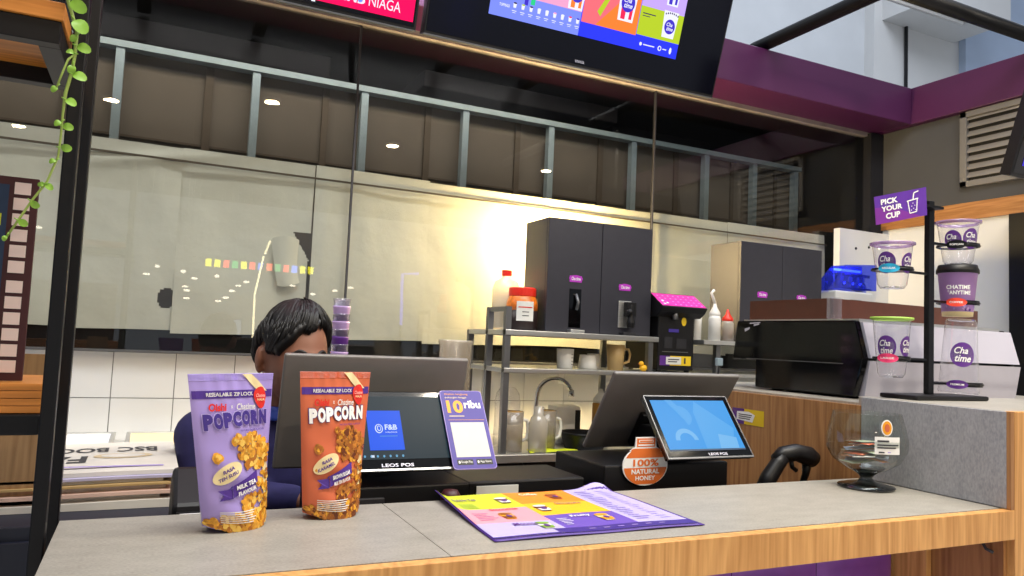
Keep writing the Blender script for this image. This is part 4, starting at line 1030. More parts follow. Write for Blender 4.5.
# cup icon outline
def ln(p, q, w, k='pure', h=3):
    dx, dy = q[0]-p[0], q[1]-p[1]; l = math.hypot(dx, dy*.5) or 1; nx, ny = -dy*.5/l*w, dx/l*w*2
    a.pg([(p[0]-nx, p[1]-ny), (q[0]-nx, q[1]-ny), (q[0]+nx, q[1]+ny), (p[0]+nx, p[1]+ny)], k, h)
ln((.62, .62), (.84, .66), .010); ln((.64, .60), (.67, .18), .009); ln((.82, .64), (.80, .20), .009); ln((.67, .18), (.80, .20), .009); ln((.74, .66), (.76, .88), .010); ln((.76, .88), (.85, .92), .010)
for x, y in ((.70, .28), (.745, .33), (.78, .27), (.71, .42), (.77, .43), (.735, .52)): a.ell(x, y, .010, .018, 'pure', 3, 8)
a.build('printed_face', a.mats, sg)
MB().box(1.752, 1.825, 1.266, 1.297, 1.738, 1.744).build('sign_clip', 'black_metal', cs)

def arm(px, z, cx, side, tagk, txt, r):
    A = MB()
    x0 = 1.812 if side < 0 else 1.834; x1 = cx-side*r
    A.box(min(x0, x1), max(x0, x1), 1.300, 1.308, z-.003, z+.003)
    # open ring clip
    N_ = 24; a0, a1 = (-.15*PI, -.9*PI) if 0 else (0, -PI)
    pts = [(cx+(r+.003)*math.cos(PI*(.5-side*.5)+ (-1 if side > 0 else 1)*0+k_), 1.304+(r+.003)*math.sin(k_+PI*(.5-side*.5))) for k_ in [2*PI*i/N_ for i in range(N_+1)]]
    A.tube([(cx+(p[0]-cx)*1.06, 1.304+(p[1]-1.304)*1.06, z) for p in pts], .003, 6)
    c2 = cyl(cx, 1.304, z-.006, r+.0065, -2.2)
    A.grid(lambda a_, b_: c2(-.02+.08*a_, .012*b_), 14, 1)
    A = A.build('clip_arm', 'black_metal', cs)
    a = Art(cyl(cx, 1.304, z, r+.009, -2.20), [tagk], .0008)
    uo = -.022
    c = a._b(); a.ell(uo, 0, .025, .0115, tagk, 1, 20); a.text(txt, uo-.015, uo+.015, -.0025, .0025, 'pure', 2.5, .02)
    a.build('flavour_tag', a.mats, A)
def logo(a, u, v, s, h=1):
    a.ell(u, v, .024*s, .026*s, 'logo_purple', h, 26)
    a.text('Cha', u-.016*s, u+.010*s, v+.002*s, v+.016*s, 'pure', h+1.5, .015, .3); a.text('time', u-.014*s, u+.016*s, v-.015*s, v-.001*s, 'pure', h+1.5, .02, .3)
def clearcup(cx, z0, z1, r0, r1, rim, label, logos, group='clear sample cups on the stand'):
    t = thing('plastic_cup', label, 'cup', (cx, 1.304, z0), group=group)
    h = z1-z0
    MB().lathe([(0, .002), (r0*.55, .004), (r0*.8, .0), (r0, .010), (r1, h-.006)], (cx, 1.304, z0), 36, cap=False).build('body', 'cup_clear', t, smooth=True)
    MB().lathe([(r1-.001, h-.008), (r1+.006, h-.005), (r1+.006, h), (r1-.001, h), (r1-.001, h-.008)], (cx, 1.304, z0), 36, cap=False).build('rim', rim, t, smooth=True)
    a = Art(lambda u, v, hh=0: Vector((cx+(r0+(r1-r0)*v/h+hh)*math.cos(-2.40+u/r1), 1.304+(r0+(r1-r0)*v/h+hh)*math.sin(-2.40+u/r1), z0+v)), ['logo_purple'], .0006)
    for u, v, s in logos: logo(a, u, v, s)
    a.build('logo_print', a.mats, t)
M['rim_clear'] = clear('lilac lid', '#d9c4e6', .1, .8, .1, .35, '#c9b0da')
clearcup(1.682, 1.525, 1.640, .034, .047, 'rim_clear', 'clear cup with lilac rim at the upper left of the stand', [(-.020, .062, 1.05), (.044, .062, 1.)])
clearcup(1.682, 1.302, 1.452, .032, .044, 'green_l', 'clear cup with green rim at the lower left of the stand', [(-.018, .075, 1.1), (.042, .078, 1.)])
clearcup(1.938, 1.606, 1.722, .036, .050, 'rim_clear', 'clear cup with lilac rim at the upper right of the stand', [(-.022, .062, 1.0), (.030, .066, 1.05)])
arm(0, 1.572, 1.682, -1, 'tag_blue', 'REGULAR', .041); arm(0, 1.350, 1.682, -1, 'tag_pink', 'LARGE', .036)
arm(0, 1.655, 1.938, 1, 'black_metal', 'POPCAN', .044); arm(0, 1.503, 1.938, 1, 'tag_red', 'COFFEE', .043); arm(0, 1.290, 1.938, 1, 'logo_purple', 'PREMIUM', .051)
# paper coffee cup
t = thing('coffee_cup', 'purple patterned paper coffee cup with black lid on the stand', 'cup', (1.938, 1.304, 1.468))
zc = 1.468; cx = 1.936
MB().lathe([(0, .0), (.036, 0), (.037, .012)], (cx, 1.304, zc), 36, cap=False).lathe([(.037, .012), (.047, .116), (.049, .118)], (cx, 1.304, zc), 36, cap=False, m=1).build('body', ['cream', 'coffee'], t, smooth=True)
MB().lathe([(.045, .114), (.051, .114), (.051, .123), (.048, .128), (.046, .136), (.040, .136), (.038, .132), (0, .132)], (cx, 1.304, zc), 36).build('lid', 'black_plastic', t, smooth=True)
a = Art(lambda u, v, hh=0: Vector((cx+(.0362+.0103*v/.125+hh)*math.cos(-2.5+u/.042), 1.304+(.0362+.0103*v/.125+hh)*math.sin(-2.5+u/.042), zc+v)), ['pure'], .0006)
rr_ = random.Random(3)
for k in range(34):
    u = rr_.uniform(-.06, .06); v = rr_.uniform(.085, .112) if k % 2 else rr_.uniform(.016, .034)
    a.ell(u, v, rr_.uniform(.002, .005), rr_.uniform(.0015, .004), ['coffee_l', 'violet', 'lilac'][k % 3], 1, 8, rr_.uniform(0, 3))
a.text('CHATIME', -.028, .028, .070, .081, 'pure', 2, .03); a.text('*ANYTIME', -.026, .030, .056, .067, 'pure', 2, .03)
a.build('printed_wrap', a.mats, t)
# inverted tumbler
t = thing('glass_tumbler', 'clear upturned tumbler with a round purple logo at the lower right of the stand', 'tumbler', (1.94, 1.304, 1.263))
Tt = Matrix.Rotation(.06, 4, 'Y')
MB().lathe([(.046, .0), (.049, .004), (.047, .012), (.038, .185), (.034, .195), (.030, .192), (0, .192)], (1.94, 1.304, 1.2655), 36, T=Tt, cap=False).build('body', 'cup_clear', t, smooth=True)
a = Art(lambda u, v, hh=0: Vector((1.94, 1.304, 1.2655))+Tt @ Vector(((.0475-.0095*v/.185+hh)*math.cos(-2.35+u/.044), (.0475-.0095*v/.185+hh)*math.sin(-2.35+u/.044), v)), ['logo_purple'], .0006)
logo(a, -.002, .10, 1.25); a.build('logo_print', a.mats, t)

# glass tip bowl
BX, BY = 1.515, 1.238
t = thing('tip_bowl', 'large stemmed glass bowl holding banknotes at the right end of the counter', 'bowl', (BX, BY, 1.05))
pr = [(.0, .003), (.060, .001), (.062, .004), (.045, .010), (.018, .016), (.013, .024), (.016, .034), (.045, .044), (.072, .062), (.086, .088), (.088, .110), (.083, .135), (.074, .170)]
MB().lathe(pr, (BX, BY, 1.0505), 48, cap=False).lathe([(.0735, .170), (.0745, .1715), (.0735, .172)], (BX, BY, 1.0505), 48, cap=False).build('glass', 'bowl_glass', t, smooth=True)
M['base_glass'] = clear('thick glass foot', '#5a625e', .12, .9, .05)
MB().lathe([(0, .0), (.061, 0), (.061, .005), (.03, .011), (.0, .012)], (BX, BY, 1.0506), 40).lathe([(.03, .038), (.018, .030), (.012, .022), (.02, .012)], (BX, BY, 1.0506), 24, cap=False).build('foot', 'base_glass', t, smooth=True)
f = lambda u, v, h=0: Vector((BX+(.084-.035*max(0, v-.12)+h+.002)*math.cos(-2.36+u/.086), BY+(.084-.035*max(0, v-.12)+h+.002)*math.sin(-2.36+u/.086), 1.05+v))
a = Art(f, ['pure'], .0006)
a.rect(.008, .066, .088, .126, 'pure', 2, 10, 1)
a.rect(.013, .038, .115, .119, 'ink', 4, 6); a.rect(.013, .061, .107, .110, 'ink', 4, 8); a.rect(.013, .054, .101, .104, 'ink', 4, 8)
a.rect(.016, .028, .091, .094, 'ink', 4, 3); a.rect(.035, .042, .092, .094, 'lilac', 4, 2)
a.ell(.034, .146, .013, .018, 'pure', 2, 18); a.ell(.034, .146, .0105, .015, 'gold', 3, 18); a.ell(.034, .146, .006, .009, 'orange', 4, 12)
a.build('labels', a.mats, t)
rn = random.Random(11)
for k in range(11):
    ang = rn.uniform(0, 2*PI); r = rn.uniform(0, .014); px, py = BX+r*math.cos(ang), BY+r*math.sin(ang); z = 1.112+k*.0043
    R_ = Matrix.Translation((px, py, z)) @ Matrix.Rotation(rn.uniform(0, PI), 4, 'Z') @ Matrix.Rotation(rn.uniform(-.13, .13), 4, 'X') @ Matrix.Rotation(rn.uniform(-.1, .1), 4, 'Y')
    b = MB(); am = rn.uniform(.002, .0035); L_ = .046; W_ = .024
    b.grid(lambda u, v: R_ @ Vector(((u-.5)*2*L_, (v-.5)*2*W_, am*math.sin(u*PI*1.6))), 10, 4)
    o = b.build('banknote', ['money1', 'money2', 'money3', 'label', 'orange'][k % 5], loc=(px, py, z), smooth=True, solid=.0006)
    tag(o, ['folded grey green banknote in the glass bowl', 'orange brown banknote in the glass bowl', 'blue grey banknote in the glass bowl', 'crumpled pale receipt in the glass bowl', 'bright orange banknote in the glass bowl'][k % 5], 'banknote' if k % 5 != 3 else 'receipt', 'banknotes in the glass bowl')

# =================================================================== MENU SHEET ON THE COUNTER
MA = Vector((.487, 1.045, 1.0515)); 
W_, H_ = .395, .315
def menufn(u, v, h=0):
    # u to the right, v away from viewer
    x = .487+u*W_+.018*v*(1-u)*1.0; y = 1.042+v*H_
    z = 1.0518+.0012*math.sin(u*6+v*3)**2
    z += .020*math.exp(-(u/.035)**2)*max(0, v-.25)**1.2           # left edge lifts
    z += .014*math.exp(-((u-.93)/.08)**2)*math.exp(-((v-1)/.05)**2)  # far corner curl
    return Vector((x, y, z+h))
t = thing('menu_sheet', 'large glossy menu sheet with coloured drink squares lying on the counter', 'menu', (.68, 1.2, 1.0505))
b = MB(); b.grid(lambda u, v: menufn(u, v), 40, 24); b.build('sheet', 'violet', t, smooth=True, solid=.001)
a = Art(menufn, ['mlil'], .0008)
def mrect(u0, u1, v0, v1, k, h=1): a.rect(u0, u1, v0, v1, k, h, max(2, int((u1-u0)*36)), max(2, int((v1-v0)*24)))
mrect(.01, .985, .03, .99, 'mlil', 1)
mrect(.01, .36, .62, .99, 'ylime', 1.8); mrect(.36, .72, .68, .99, 'morange', 1.8)
mrect(.01, .36, .30, .62, 'mpink', 1.8); mrect(.36, .72, .40, .68, 'myellow', 1.8)
mrect(.01, .36, .05, .30, 'mlil', 1.8); mrect(.36, .72, .12, .40, 'mpurple', 1.8)
mrect(.30, .985, .03, .12, 'deep_purple', 2.2); mrect(.01, .30, .03, .05, 'deep_purple', 2.2)
for u, v, c1_, c2_ in ((.20, .42, 'choc_l', 'gold'), (.30, .78, 'paperw', 'choc'), (.42, .54, 'paperw', 'choc'), (.60, .82, 'choc_l', 'orange'), (.29, .18, 'leaf', 'paperw'), (.62, .26, 'gold', 'cream')):
    a.pg([(u-.022, v-.06), (u+.022, v-.06), (u+.034, v+.05), (u-.034, v+.05)], c2_, 3); a.ell(u, v+.055, .034, .022, c1_, 4, 14); a.pg([(u-.024, v-.05), (u+.024, v-.05), (u+.03, v+.0), (u-.03, v+.0)], c1_, 4); a.ell(u, v-.01, .014, .024, 'logo_purple', 5, 10)
def mt(s_, u0, u1, v0, v1, k): a.text(s_, u0, u1, v0, v1, k, 4, .02)
mt('Bubble Tea', .05, .17, .82, .87, 'logo_purple'); mt('Fruity', .47, .57, .30, .35, 'pure'); mt('Mousse', .16, .27, .21, .26, 'logo_purple'); mt('Smoothie', .16, .30, .56, .60, 'red'); mt('Coffee', .43, .53, .88, .93, 'pure'); mt('Signature', .52, .66, .60, .65, 'logo_purple')
rr_ = random.Random(5)
for r in range(17):
    v = .90-r*.044
    mrect(.755, .755+rr_.uniform(.05, .09), v, v+.009, 'mpurple', 2.2)
    mrect(.88, .88+rr_.uniform(.03, .06), v, v+.008, 'lilac', 2.2)
for r in range(5):
    mrect(.05, .05+rr_.uniform(.05, .1), .50-r*.035, .507-r*.035, 'logo_purple', 3); mrect(.39, .39+rr_.uniform(.03, .06), .30-r*.03, .307-r*.03, 'pure', 3); mrect(.05, .13, .74-r*.025, .747-r*.025, 'leaf', 3)
for r in range(6): mrect(.45+r*.07, .48+r*.07, .068, .080, 'lilac', 3)
a.build('printed_face', a.mats, t, smooth=True)

# =================================================================== POPCORN BAGS
def popbag(name, label, bx, by, rz, W, H, lean, main, dark, popm, titlek, brand2, leanx=0., BR=.75):
    """stand-up pouch: local x across the front, local -y is the front"""
    t = thing('popcorn_bag', label, 'bag', (bx, by, 1.0503), rz, group='popcorn pouches on the counter')
    Mx = TF[t.name]
    def sec(v):
        w = W*(BR+(1-BR)*v)
        d = .030*(1-v)**.75*(.8+.2*math.cos(v*2)) if v < .9 else .030*(1-v)**.75*.62
        return w, max(d, .0006)
    def front(u, v, h=0):   # u -0.5..0.5
        w, d = sec(v)
        q = max(0., 1-(2*u)**2)
        dy = -d*(q**.6)-.0012*math.sin(u*40+v*9)*(v > .82)*q - .0022*math.sin(v*23+u*7)*q*(1-v)
        sag = .004*math.sin(PI*min(1, v*1.3))
        x = u*w+leanx*v
        z = v*H+ (.006*(1-(2*u)**2))*(0 if v > .5 else -(1-2*v))*0 + (.010*max(0, 1-v*5)*(abs(2*u))**2)
        return Mx @ Vector((x, dy-h+lean*v, z))
    def back(u, v):
        w, d = sec(v); q = max(0., 1-(2*u)**2)
        return Mx @ Vector((u*w+leanx*v, d*(q**.6)+lean*v, v*H+.010*max(0, 1-v*5)*(abs(2*u))**2))
    b = MB(); nu, nv = 30, 44
    b.grid(lambda a_, c_: front(a_-.5, c_), nu, nv, 0)
    b.grid(lambda a_, c_: back(.5-a_, c_), nu, nv, 0)
    # bottom gusset
    b.grid(lambda a_, c_: front(a_-.5, 0)*c_+back(a_-.5, 0)*(1-c_)+Vector((0, 0, .006*math.sin(c_*PI))), nu, 4, 1)
    b.build('pouch', [main, dark], t, smooth=True)
    A = Art(lambda u, v, h=0: front(u, v, h), [main], .0007)
    # header band
    A.rect(-.485, .485, .845, .895, 'violet', 1, 24, 2)
    A.text('RESEALABLE ZIP LOCK', -.34, .22, .858, .882, 'paperw', 2.4, .02)
    # creased ribbon + red seal
    A.grid(lambda a_, c_: A.fn(.10+.12*a_+.19*(1-c_), .885+.112*c_, .0018), 4, 6, A.mi('cream'))
    A.blob(.31, .845, .070, 'red', 4, 18, .15, 1.15, 2)
    A.text('Chatime', .25, .37, .845, .868, 'pink_t', 6, .02, .2); A.text('HALAL', .265, .365, .822, .838, 'cream', 6, .02)
    # brands
    A.text('Oishi', -.33, -.12, .765, .815, 'red', 3, .04, .15); A.text('x', -.07, -.045, .78, .80, 'paperw', 3, .02); A.text('Chatime', .0, .24, .768, .81, brand2, 3, .02, .2)
    # title, arched slightly
    for i, ch in enumerate('POPCORN'):
        u0 = -.41+i*.116; dz = .010*i if i < 4 else .04
        A.text(ch, u0, u0+.108, .648+dz*.5, .750+dz*.35, titlek, 4, .07)
        A.text(ch, u0-.008, u0+.114, .644+dz*.5, .754+dz*.35, 'deep_purple' if titlek == 'pure' else 'lilac_l', 3, .11)
    A.text('NATURAL DRINK FLAVOUR', .02, .36, .630, .642, 'violet', 3, .01)
    # popcorn picture area
    r_ = random.Random(4)
    A.grid(lambda a_, c_: A.fn(.30+.10*a_+.05*math.sin(c_*4), .12+.45*c_, .0009), 4, 16, A.mi('cream'))
    cols = ['corn', 'corn_l', 'corn', 'corn_d'] if popm == 'corn' else ['corn_p', 'choc_l', 'corn', 'choc', 'corn_p']
    def heap(cx, cy, ru, rv, n, s0, s1, h0):
        for k in range(n):
            an = r_.uniform(0, 2*PI); q = math.sqrt(r_.random()); u = cx+ru*q*math.cos(an); v = cy+rv*q*math.sin(an)
            u = max(-.47, min(.47, u)); v = max(.012, v)
            A.blob(u, v, r_.uniform(s0, s1)*.75, cols[k % len(cols)], h0+r_.random()*2, 10, .5, 1.9, k)
    heap(.21, .50, .23, .115, 120, .017, .034, 2)
    heap(-.02, .045, .50, .060, 190, .016, .034, 2)
    heap(.22, .14, .26, .09, 90, .016, .034, 2)
    heap(.38, .28, .09, .10, 26, .014, .026, 2)
    for (u, v, s) in ((-.30, .475, .036), (-.33, .34, .03) if popm != 'corn' else (-.06, .57, .03), (.24, .30, .034), (-.02, .60, .024)):
        A.blob(u, v, s, cols[0], 4, 12, .4, 1.9, 3); A.blob(u+.01, v+.005, s*.6, cols[1], 5, 10, .5, 1.8, 4); A.blob(u-.015, v-.008, s*.35, cols[2], 6, 8, .5, 1.6, 5)
    # splash
    A.pg([(.05, .58), (.14, .56), (.20, .50), (.16, .46), (.08, .52)], 'pouch_in' if popm == 'corn' else 'cream', 2)
    # oval flavour badge
    A.ell(-.20, .375, .19, .058, 'cream', 6, 26, .22)
    A.text('RASA', -.27, -.12, .385, .408, 'violet', 8, .03, 0, .22); A.text('TEH SUSU' if popm == 'corn' else 'KARAMEL', -.33, -.08, .345, .368, 'violet', 8, .03, 0, .22)
    # ribbon
    pts = lambda du, dv: [(-.28+du, .215+dv), (.18+du, .305+dv), (.18+du, .365+dv), (-.28+du, .275+dv)]
    rb = [(-.30, .215), (.20, .315), (.20, .385), (-.30, .285)]
    A.grid(lambda a_, c_: A.fn(-.16+.36*a_, .218+.085*a_+.075*c_, .0052), 12, 2, A.mi('violet'))
    A.pg([(-.34, .205), (-.16, .212), (-.16, .275), (-.34, .268), (-.27, .236)], 'violet', 5)
    A.pg([(-.34, .262), (-.20, .275), (-.16, .298), (-.16, .28)], 'deep_purple', 6)
    A.text('MILK TEA' if popm == 'corn' else 'BROWN SUGAR', -.12, .16, .283, .312, 'pure', 10, .04, 0, .13); A.text('FLAVOUR' if popm == 'corn' else 'MILK TEA FLAVOUR', -.10, .16, .242, .268, 'pure', 10, .04, 0, .13)
    # small print
    for k in range(6): A.rect(-.36, .14-.03*(k % 3), .125-k*.014, .1305-k*.014, 'paperw', 8, 12, 1)
    A.build('printed_front', A.mats, t)
    # crimped top seam
    b = MB(); b.grid(lambda a_, c_: Vector(front(a_-.5, .955+.045*c_))+Mx.to_3x3() @ Vector((0, -.0007*(1 if int(c_*12) % 2 else 0), 0)), 30, 12)
    b.build('top_seal', dark if popm == 'corn' else dark, t)
    return t
flat('pink_t', '#f4b0a8'); flat('lilac_l', '#c9baf0')
M['lilac_d'] = mat('lilac seal', '#9c88cf', .32); M['orange_d'] = mat('orange seal', '#c2521e', .32)
popbag('popcorn_bag', 'purple milk tea popcorn pouch standing at the left of the counter', .139, 1.236, math.atan2(.053, .092), .148, .233, -.012, 'lilac', 'lilac_d', 'corn', 'deep_purple', 'paperw', -.030, .72)
popbag('popcorn_bag', 'orange popcorn pouch standing in front of the left order terminal', .2935, 1.275, .27, .130, .236, -.002, 'orange', 'orange_d', 'choc', 'pure', 'paperw', -.006, .77)

# =================================================================== PERSON
HC = Vector((.316, 1.86, 1.296)); HY = .30; HP = .16      # head centre, yaw, nod
HM = Matrix.Translation(HC) @ Matrix.Rotation(HY, 4, 'Z') @ Matrix.Rotation(HP, 4, 'X')
def headr(d, off=0.):
    """point on the head surface in direction d (head frame: -y is the face)"""
    x, y, z = d
    rx, ry, rz = .074, .094, .117
    p = Vector((x*rx, y*ry, z*rz))
    t = max(0., -z)                       # narrower jaw
    p.x *= 1-.32*t**1.6
    if y < 0: p.y *= 1-.10*max(0, z)-.04*t
    if y > 0: p.z += .0; p.x *= 1+.04*y; p.y *= 1-.35*t
    p.y -= .012*t**2 if y < 0 else 0       # chin forward
    if y < -.2:
        X, Z = p.x, p.z
        g = lambda a, b, sa, sb: math.exp(-((X-a)/sa)**2-((Z-b)/sb)**2)
        w = min(1., (-y-.2)/.3)
        p.y -= w*(.022*g(0, -.030, .011, .014)+.012*g(0, -.008, .008, .022)+.006*g(.012, -.034, .006, .007)+.006*g(-.012, -.034, .006, .007))
        p.y -= w*(.005*g(.026, .018, .018, .007)+.005*g(-.026, .018, .018, .007))
        p.y += w*(.009*g(.030, -.001, .015, .011)+.009*g(-.030, -.001, .015, .011))
        p.y -= w*(.004*g(.030, -.004, .011, .006)+.004*g(-.030, -.004, .011, .006))
        p.y -= w*(.006*g(0, -.060, .020, .005)+.006*g(0, -.070, .016, .006)-.004*g(0, -.065, .022, .0018))
        p.y -= w*.004*g(0, -.098, .016, .012)
        p.y -= w*(.004*g(.042, -.025, .016, .016)+.004*g(-.042, -.025, .016, .016))
    n = Vector((x/rx, y/ry, z/rz)).normalized()
    return p+n*off
def sph(a, e): return (math.sin(a)*math.cos(e), -math.cos(a)*math.cos(e), math.sin(e))
pt = thing('person', 'person with short black hair and navy shirt looking down behind the left terminal', 'person', (.31, 1.90, 0))
b = MB()
nA, nE = 128, 96
b.grid(lambda u, v: HM @ headr(sph(u*2*PI, -PI/2+PI*v)), nA, nE)
# ears
for s in (-1, 1):
    b.ball(HM @ Vector((s*.080, .006, -.012)), (.010, .017, .030), 10, T=(HM.to_3x3() @ Matrix.Rotation(s*.35, 3, 'Z')))
    b.ball(HM @ Vector((s*.078, .002, -.036)), (.008, .009, .011), 8, T=HM.to_3x3())
# neck, shoulders, trunk
def cap(mb, pts, rs, n=18):
    mb.tube(pts, rs, n); mb.ball(pts[0], rs[0], 9); mb.ball(pts[-1], rs[-1], 9)
cap(b, [HM @ Vector((0, .030, -.06)), (.308, 1.915, 1.20), (.308, 1.935, 1.14)], [.052, .054, .062])
trunk = [((.308, 1.945, 1.13), .09, .06), ((.308, 1.955, 1.08), .165, .085), ((.308, 1.965, 1.0), .165, .10), ((.308, 1.985, .88), .150, .098), ((.308, 2.01, .78), .145, .10), ((.308, 2.03, .70), .16, .12)]
def loft(mb, secs, n=28, g=0.):
    base = mb._b()
    for c, rx, ry in secs:
        for k in range(n): a_ = 2*PI*k/n; mb.v.append((c[0]+(rx+g)*math.cos(a_), c[1]+(ry+g)*math.sin(a_), c[2]))
    for i in range(len(secs)-1):
        for k in range(n): mb.f.append((base+i*n+k, base+i*n+(k+1) % n, base+(i+1)*n+(k+1) % n, base+(i+1)*n+k)); mb.m.append(mb.cur)
    mb.f.append(tuple(base+k for k in range(n-1, -1, -1))); mb.m.append(mb.cur); e = base+(len(secs)-1)*n; mb.f.append(tuple(e+k for k in range(n))); mb.m.append(mb.cur)
loft(b, trunk)
SH = {-1: Vector((.135, 1.95, 1.095)), 1: Vector((.48, 1.95, 1.095))}
EL = {-1: Vector((.140, 1.91, .960)), 1: Vector((.515, 1.91, .960))}
WR = {-1: Vector((.325, 1.765, .972)), 1: Vector((.42, 1.765, .972))}
for s in (-1, 1):
    cap(b, [(.308+s*.05, 1.945, 1.13), SH[s]], [.055, .052]); cap(b, [SH[s], EL[s]], [.050, .038]); cap(b, [EL[s], EL[s].lerp(WR[s], .35), WR[s]], [.037, .036, .024])
    # palm, fingers, thumb resting above the worktop
    d = (WR[s]-EL[s]); d.z = -.02; d.normalize(); sd = Vector((d.y, -d.x, 0)).normalized()
    pc = WR[s]+d*.045+Vector((0, 0, -.012))
    cap(b, [WR[s], WR[s]+d*.03, pc+d*.02], [.024, .024, .022], 12)
    b.ball(pc+sd*.012, .020, 8); b.ball(pc-sd*.012, .020, 8)
    for k, (off, ln_) in enumerate(((-.030, .062), (-.010, .072), (.010, .068), (.029, .052))):
        r0 = pc+d*.032+sd*off*.9
        cap(b, [r0, r0+d*ln_*.45+Vector((0, 0, -.003)), r0+d*ln_*.78+Vector((0, 0, -.014)), r0+d*ln_*.95+Vector((0, 0, -.026))], [.0095, .009, .0082, .0072], 10)
    th = pc+sd*s*-.018-d*.01
    cap(b, [th, th-sd*s*.022+d*.022+Vector((0, 0, -.004)), th-sd*s*.026+d*.048+Vector((0, 0, -.012))], [.011, .010, .008], 10)
    hip = Vector((.308+s*.085, 2.02, .68)); kn = Vector((.308+s*.13, 1.80, .66)); an = Vector((.308+s*.12, 1.86, .30)); 
    cap(b, [hip, kn], [.085, .058]); cap(b, [kn, kn.lerp(an, .35), an], [.055, .055, .036]); cap(b, [an, an+Vector((0, -.10, -.045)), an+Vector((0, -.16, -.05))], [.036, .032, .025], 12)
body = b.build('body', 'skin', pt, remesh=.0042, smit=2)
# clothing
b = MB()
tr2 = [(c, rx+.012, ry+.014) for c, rx, ry in trunk]
tr2[0] = ((.308, 1.943, 1.145), .082, .065)
loft(b, tr2)
for s in (-1, 1):
    cap(b, [(.308+s*.05, 1.947, 1.128), SH[s]+Vector((s*.002, 0, 0))], [.067, .064]); cap(b, [SH[s], EL[s].lerp(SH[s], .04)], [.063, .052]); cap(b, [EL[s], EL[s].lerp(WR[s], .96)], [.050, .036])
b.build('shirt', 'navyshirt', pt, remesh=.007, smit=6)
# collar
b = MB()
N_ = 36
b.grid(lambda u, v: Vector((.308, 1.925, 1.150))+Vector(((.072-.006*v)*math.sin(u*2*PI), -(.066-.006*v)*math.cos(u*2*PI), .032*v-.012*math.cos(u*2*PI))), N_, 4)
b.build('collar', 'bluecollar', pt, smooth=True, solid=.004)
b = MB()
for s in (-1, 1):
    hip = Vector((.308+s*.085, 2.02, .68)); kn = Vector((.308+s*.13, 1.80, .66)); an = Vector((.308+s*.12, 1.86, .34))
    cap(b, [hip, kn], [.098, .070]); cap(b, [kn, kn.lerp(an, .35), an], [.067, .064, .052])
loft(b, [((.308, 2.02, .80), .160, .118), ((.308, 2.03, .70), .175, .135), ((.308, 2.03, .63), .165, .12)])
b.build('trousers', 'jeans', pt, remesh=.009, smit=4)
b = MB()
for s in (-1, 1):
    an = Vector((.308+s*.12, 1.86, .30)); cap(b, [an+Vector((0, .02, -.035)), an+Vector((0, -.10, -.050)), an+Vector((0, -.175, -.055))], [.040, .040, .032], 14)
b.build('shoes', 'black_plastic', pt, remesh=.008, smit=3)
# face details
def onface(a, e, off=.0): return HM @ headr(sph(a, e), off)
for s in (-1, 1):
    b = MB()
    pts = [onface(s*(.16+.09*k), .16+.05*math.sin(k*.62)-.012*max(0, k-3), .001) for k in range(7)]
    b.tube(pts, [.0018, .0034, .0040, .0038, .0032, .0024, .0012], 8); b.build('eyebrow', 'brow', pt, smooth=True)
    b = MB()
    pts = [onface(s*(.22+.065*k), -.045-.030*math.sin(PI*k/6), .0006) for k in range(7)]
    b.tube(pts, [.0006, .0013, .0017, .0018, .0017, .0014, .0007], 8); b.build('eyelashes', 'brow', pt, smooth=True)
b = MB(); b.tube([onface(-.22+.055*k, -.605-.01*math.cos((k-4)*.5), .0004) for k in range(9)], [.0005]+[.0013]*7+[.0005], 8); b.build('mouth_line', 'darkred', pt, smooth=True)
# hair : shell over the skull with a side swept fringe, plus locks
def hairline(a):
    """lowest elevation covered by hair for azimuth a (0 = face, + = viewer's right)"""
    a = (a+PI) % (2*PI)-PI; A = abs(a)
    if A < .95:
        base = .62+.22*a - .04*math.sin(a*9)          # fringe drops towards viewer's left
        if a < -.45: base -= (-.45-a)*.8
        if a > .55: base -= (a-.55)*.55
        return base
    if A < 1.35: 
        e0 = hairline(math.copysign(.949, a)); k = (A-.95)/.4
        return e0*(1-k)+(.10)*k
    if A < 1.9: return .10+.16*math.sin((A-1.35)/.55*PI)   # round the ear
    return .10-min(1, (A-1.9)/.35)*.45-max(0, A-2.25)*.1
def hairpt(u, v, k=1.):
    a = u*2*PI; e0 = hairline(a); e = e0+(PI/2-e0)*v
    th = .015*min(1, (v*9)**.6)
    if abs((a+PI) % (2*PI)-PI) > 1.2: th = .009*min(1, (v*7)**.6)+.006*v
    th += .0035*noise.noise(Vector((a*5, e*3, 1)))*min(1, v*5)+.0018*math.sin(a*38+e*9)*min(1, v*6)*(1-v)
    return HM @ headr(sph(a, e), .0015+th*k)
b = MB(); b.grid(lambda u, v: hairpt(u, v), 160, 40); b.grid(lambda u, v: hairpt(1-u, v, .0), 80, 4)
rh = random.Random(9)
for k in range(260):
    a = rh.uniform(-1.15, 1.15); e0 = hairline(a)
    L0 = rh.uniform(.35, .75); pts = []; sw = -.32 if a < .35 else .10
    for i in range(7):
        q = i/6; aa = a+sw*(q**1.3)*.8; ee = e0+L0*(1-q)-(.03+.05*rh.random())*q*(1 if abs(a) < .9 else .3)
        pts.append(HM @ headr(sph(aa, ee), .018*(1-q)**.5+.0035+.0015*math.sin(k)))
    b.tube(pts, [.0012, .0024, .0028, .0026, .0020, .0013, .0004], 5)
for k in range(160):
    a = rh.uniform(1.1, 2*PI-1.1); e0 = hairline(a); L0 = rh.uniform(.3, .6); pts = []
    for i in range(5):
        q = i/4; pts.append(HM @ headr(sph(a+.05*q, e0+L0*(1-q)-.03*q), .015*(1-q)**.5+.003))
    b.tube(pts, [.0015, .0026, .0026, .002, .0005], 5)
b.build('hair', 'hair', pt, smooth=True)
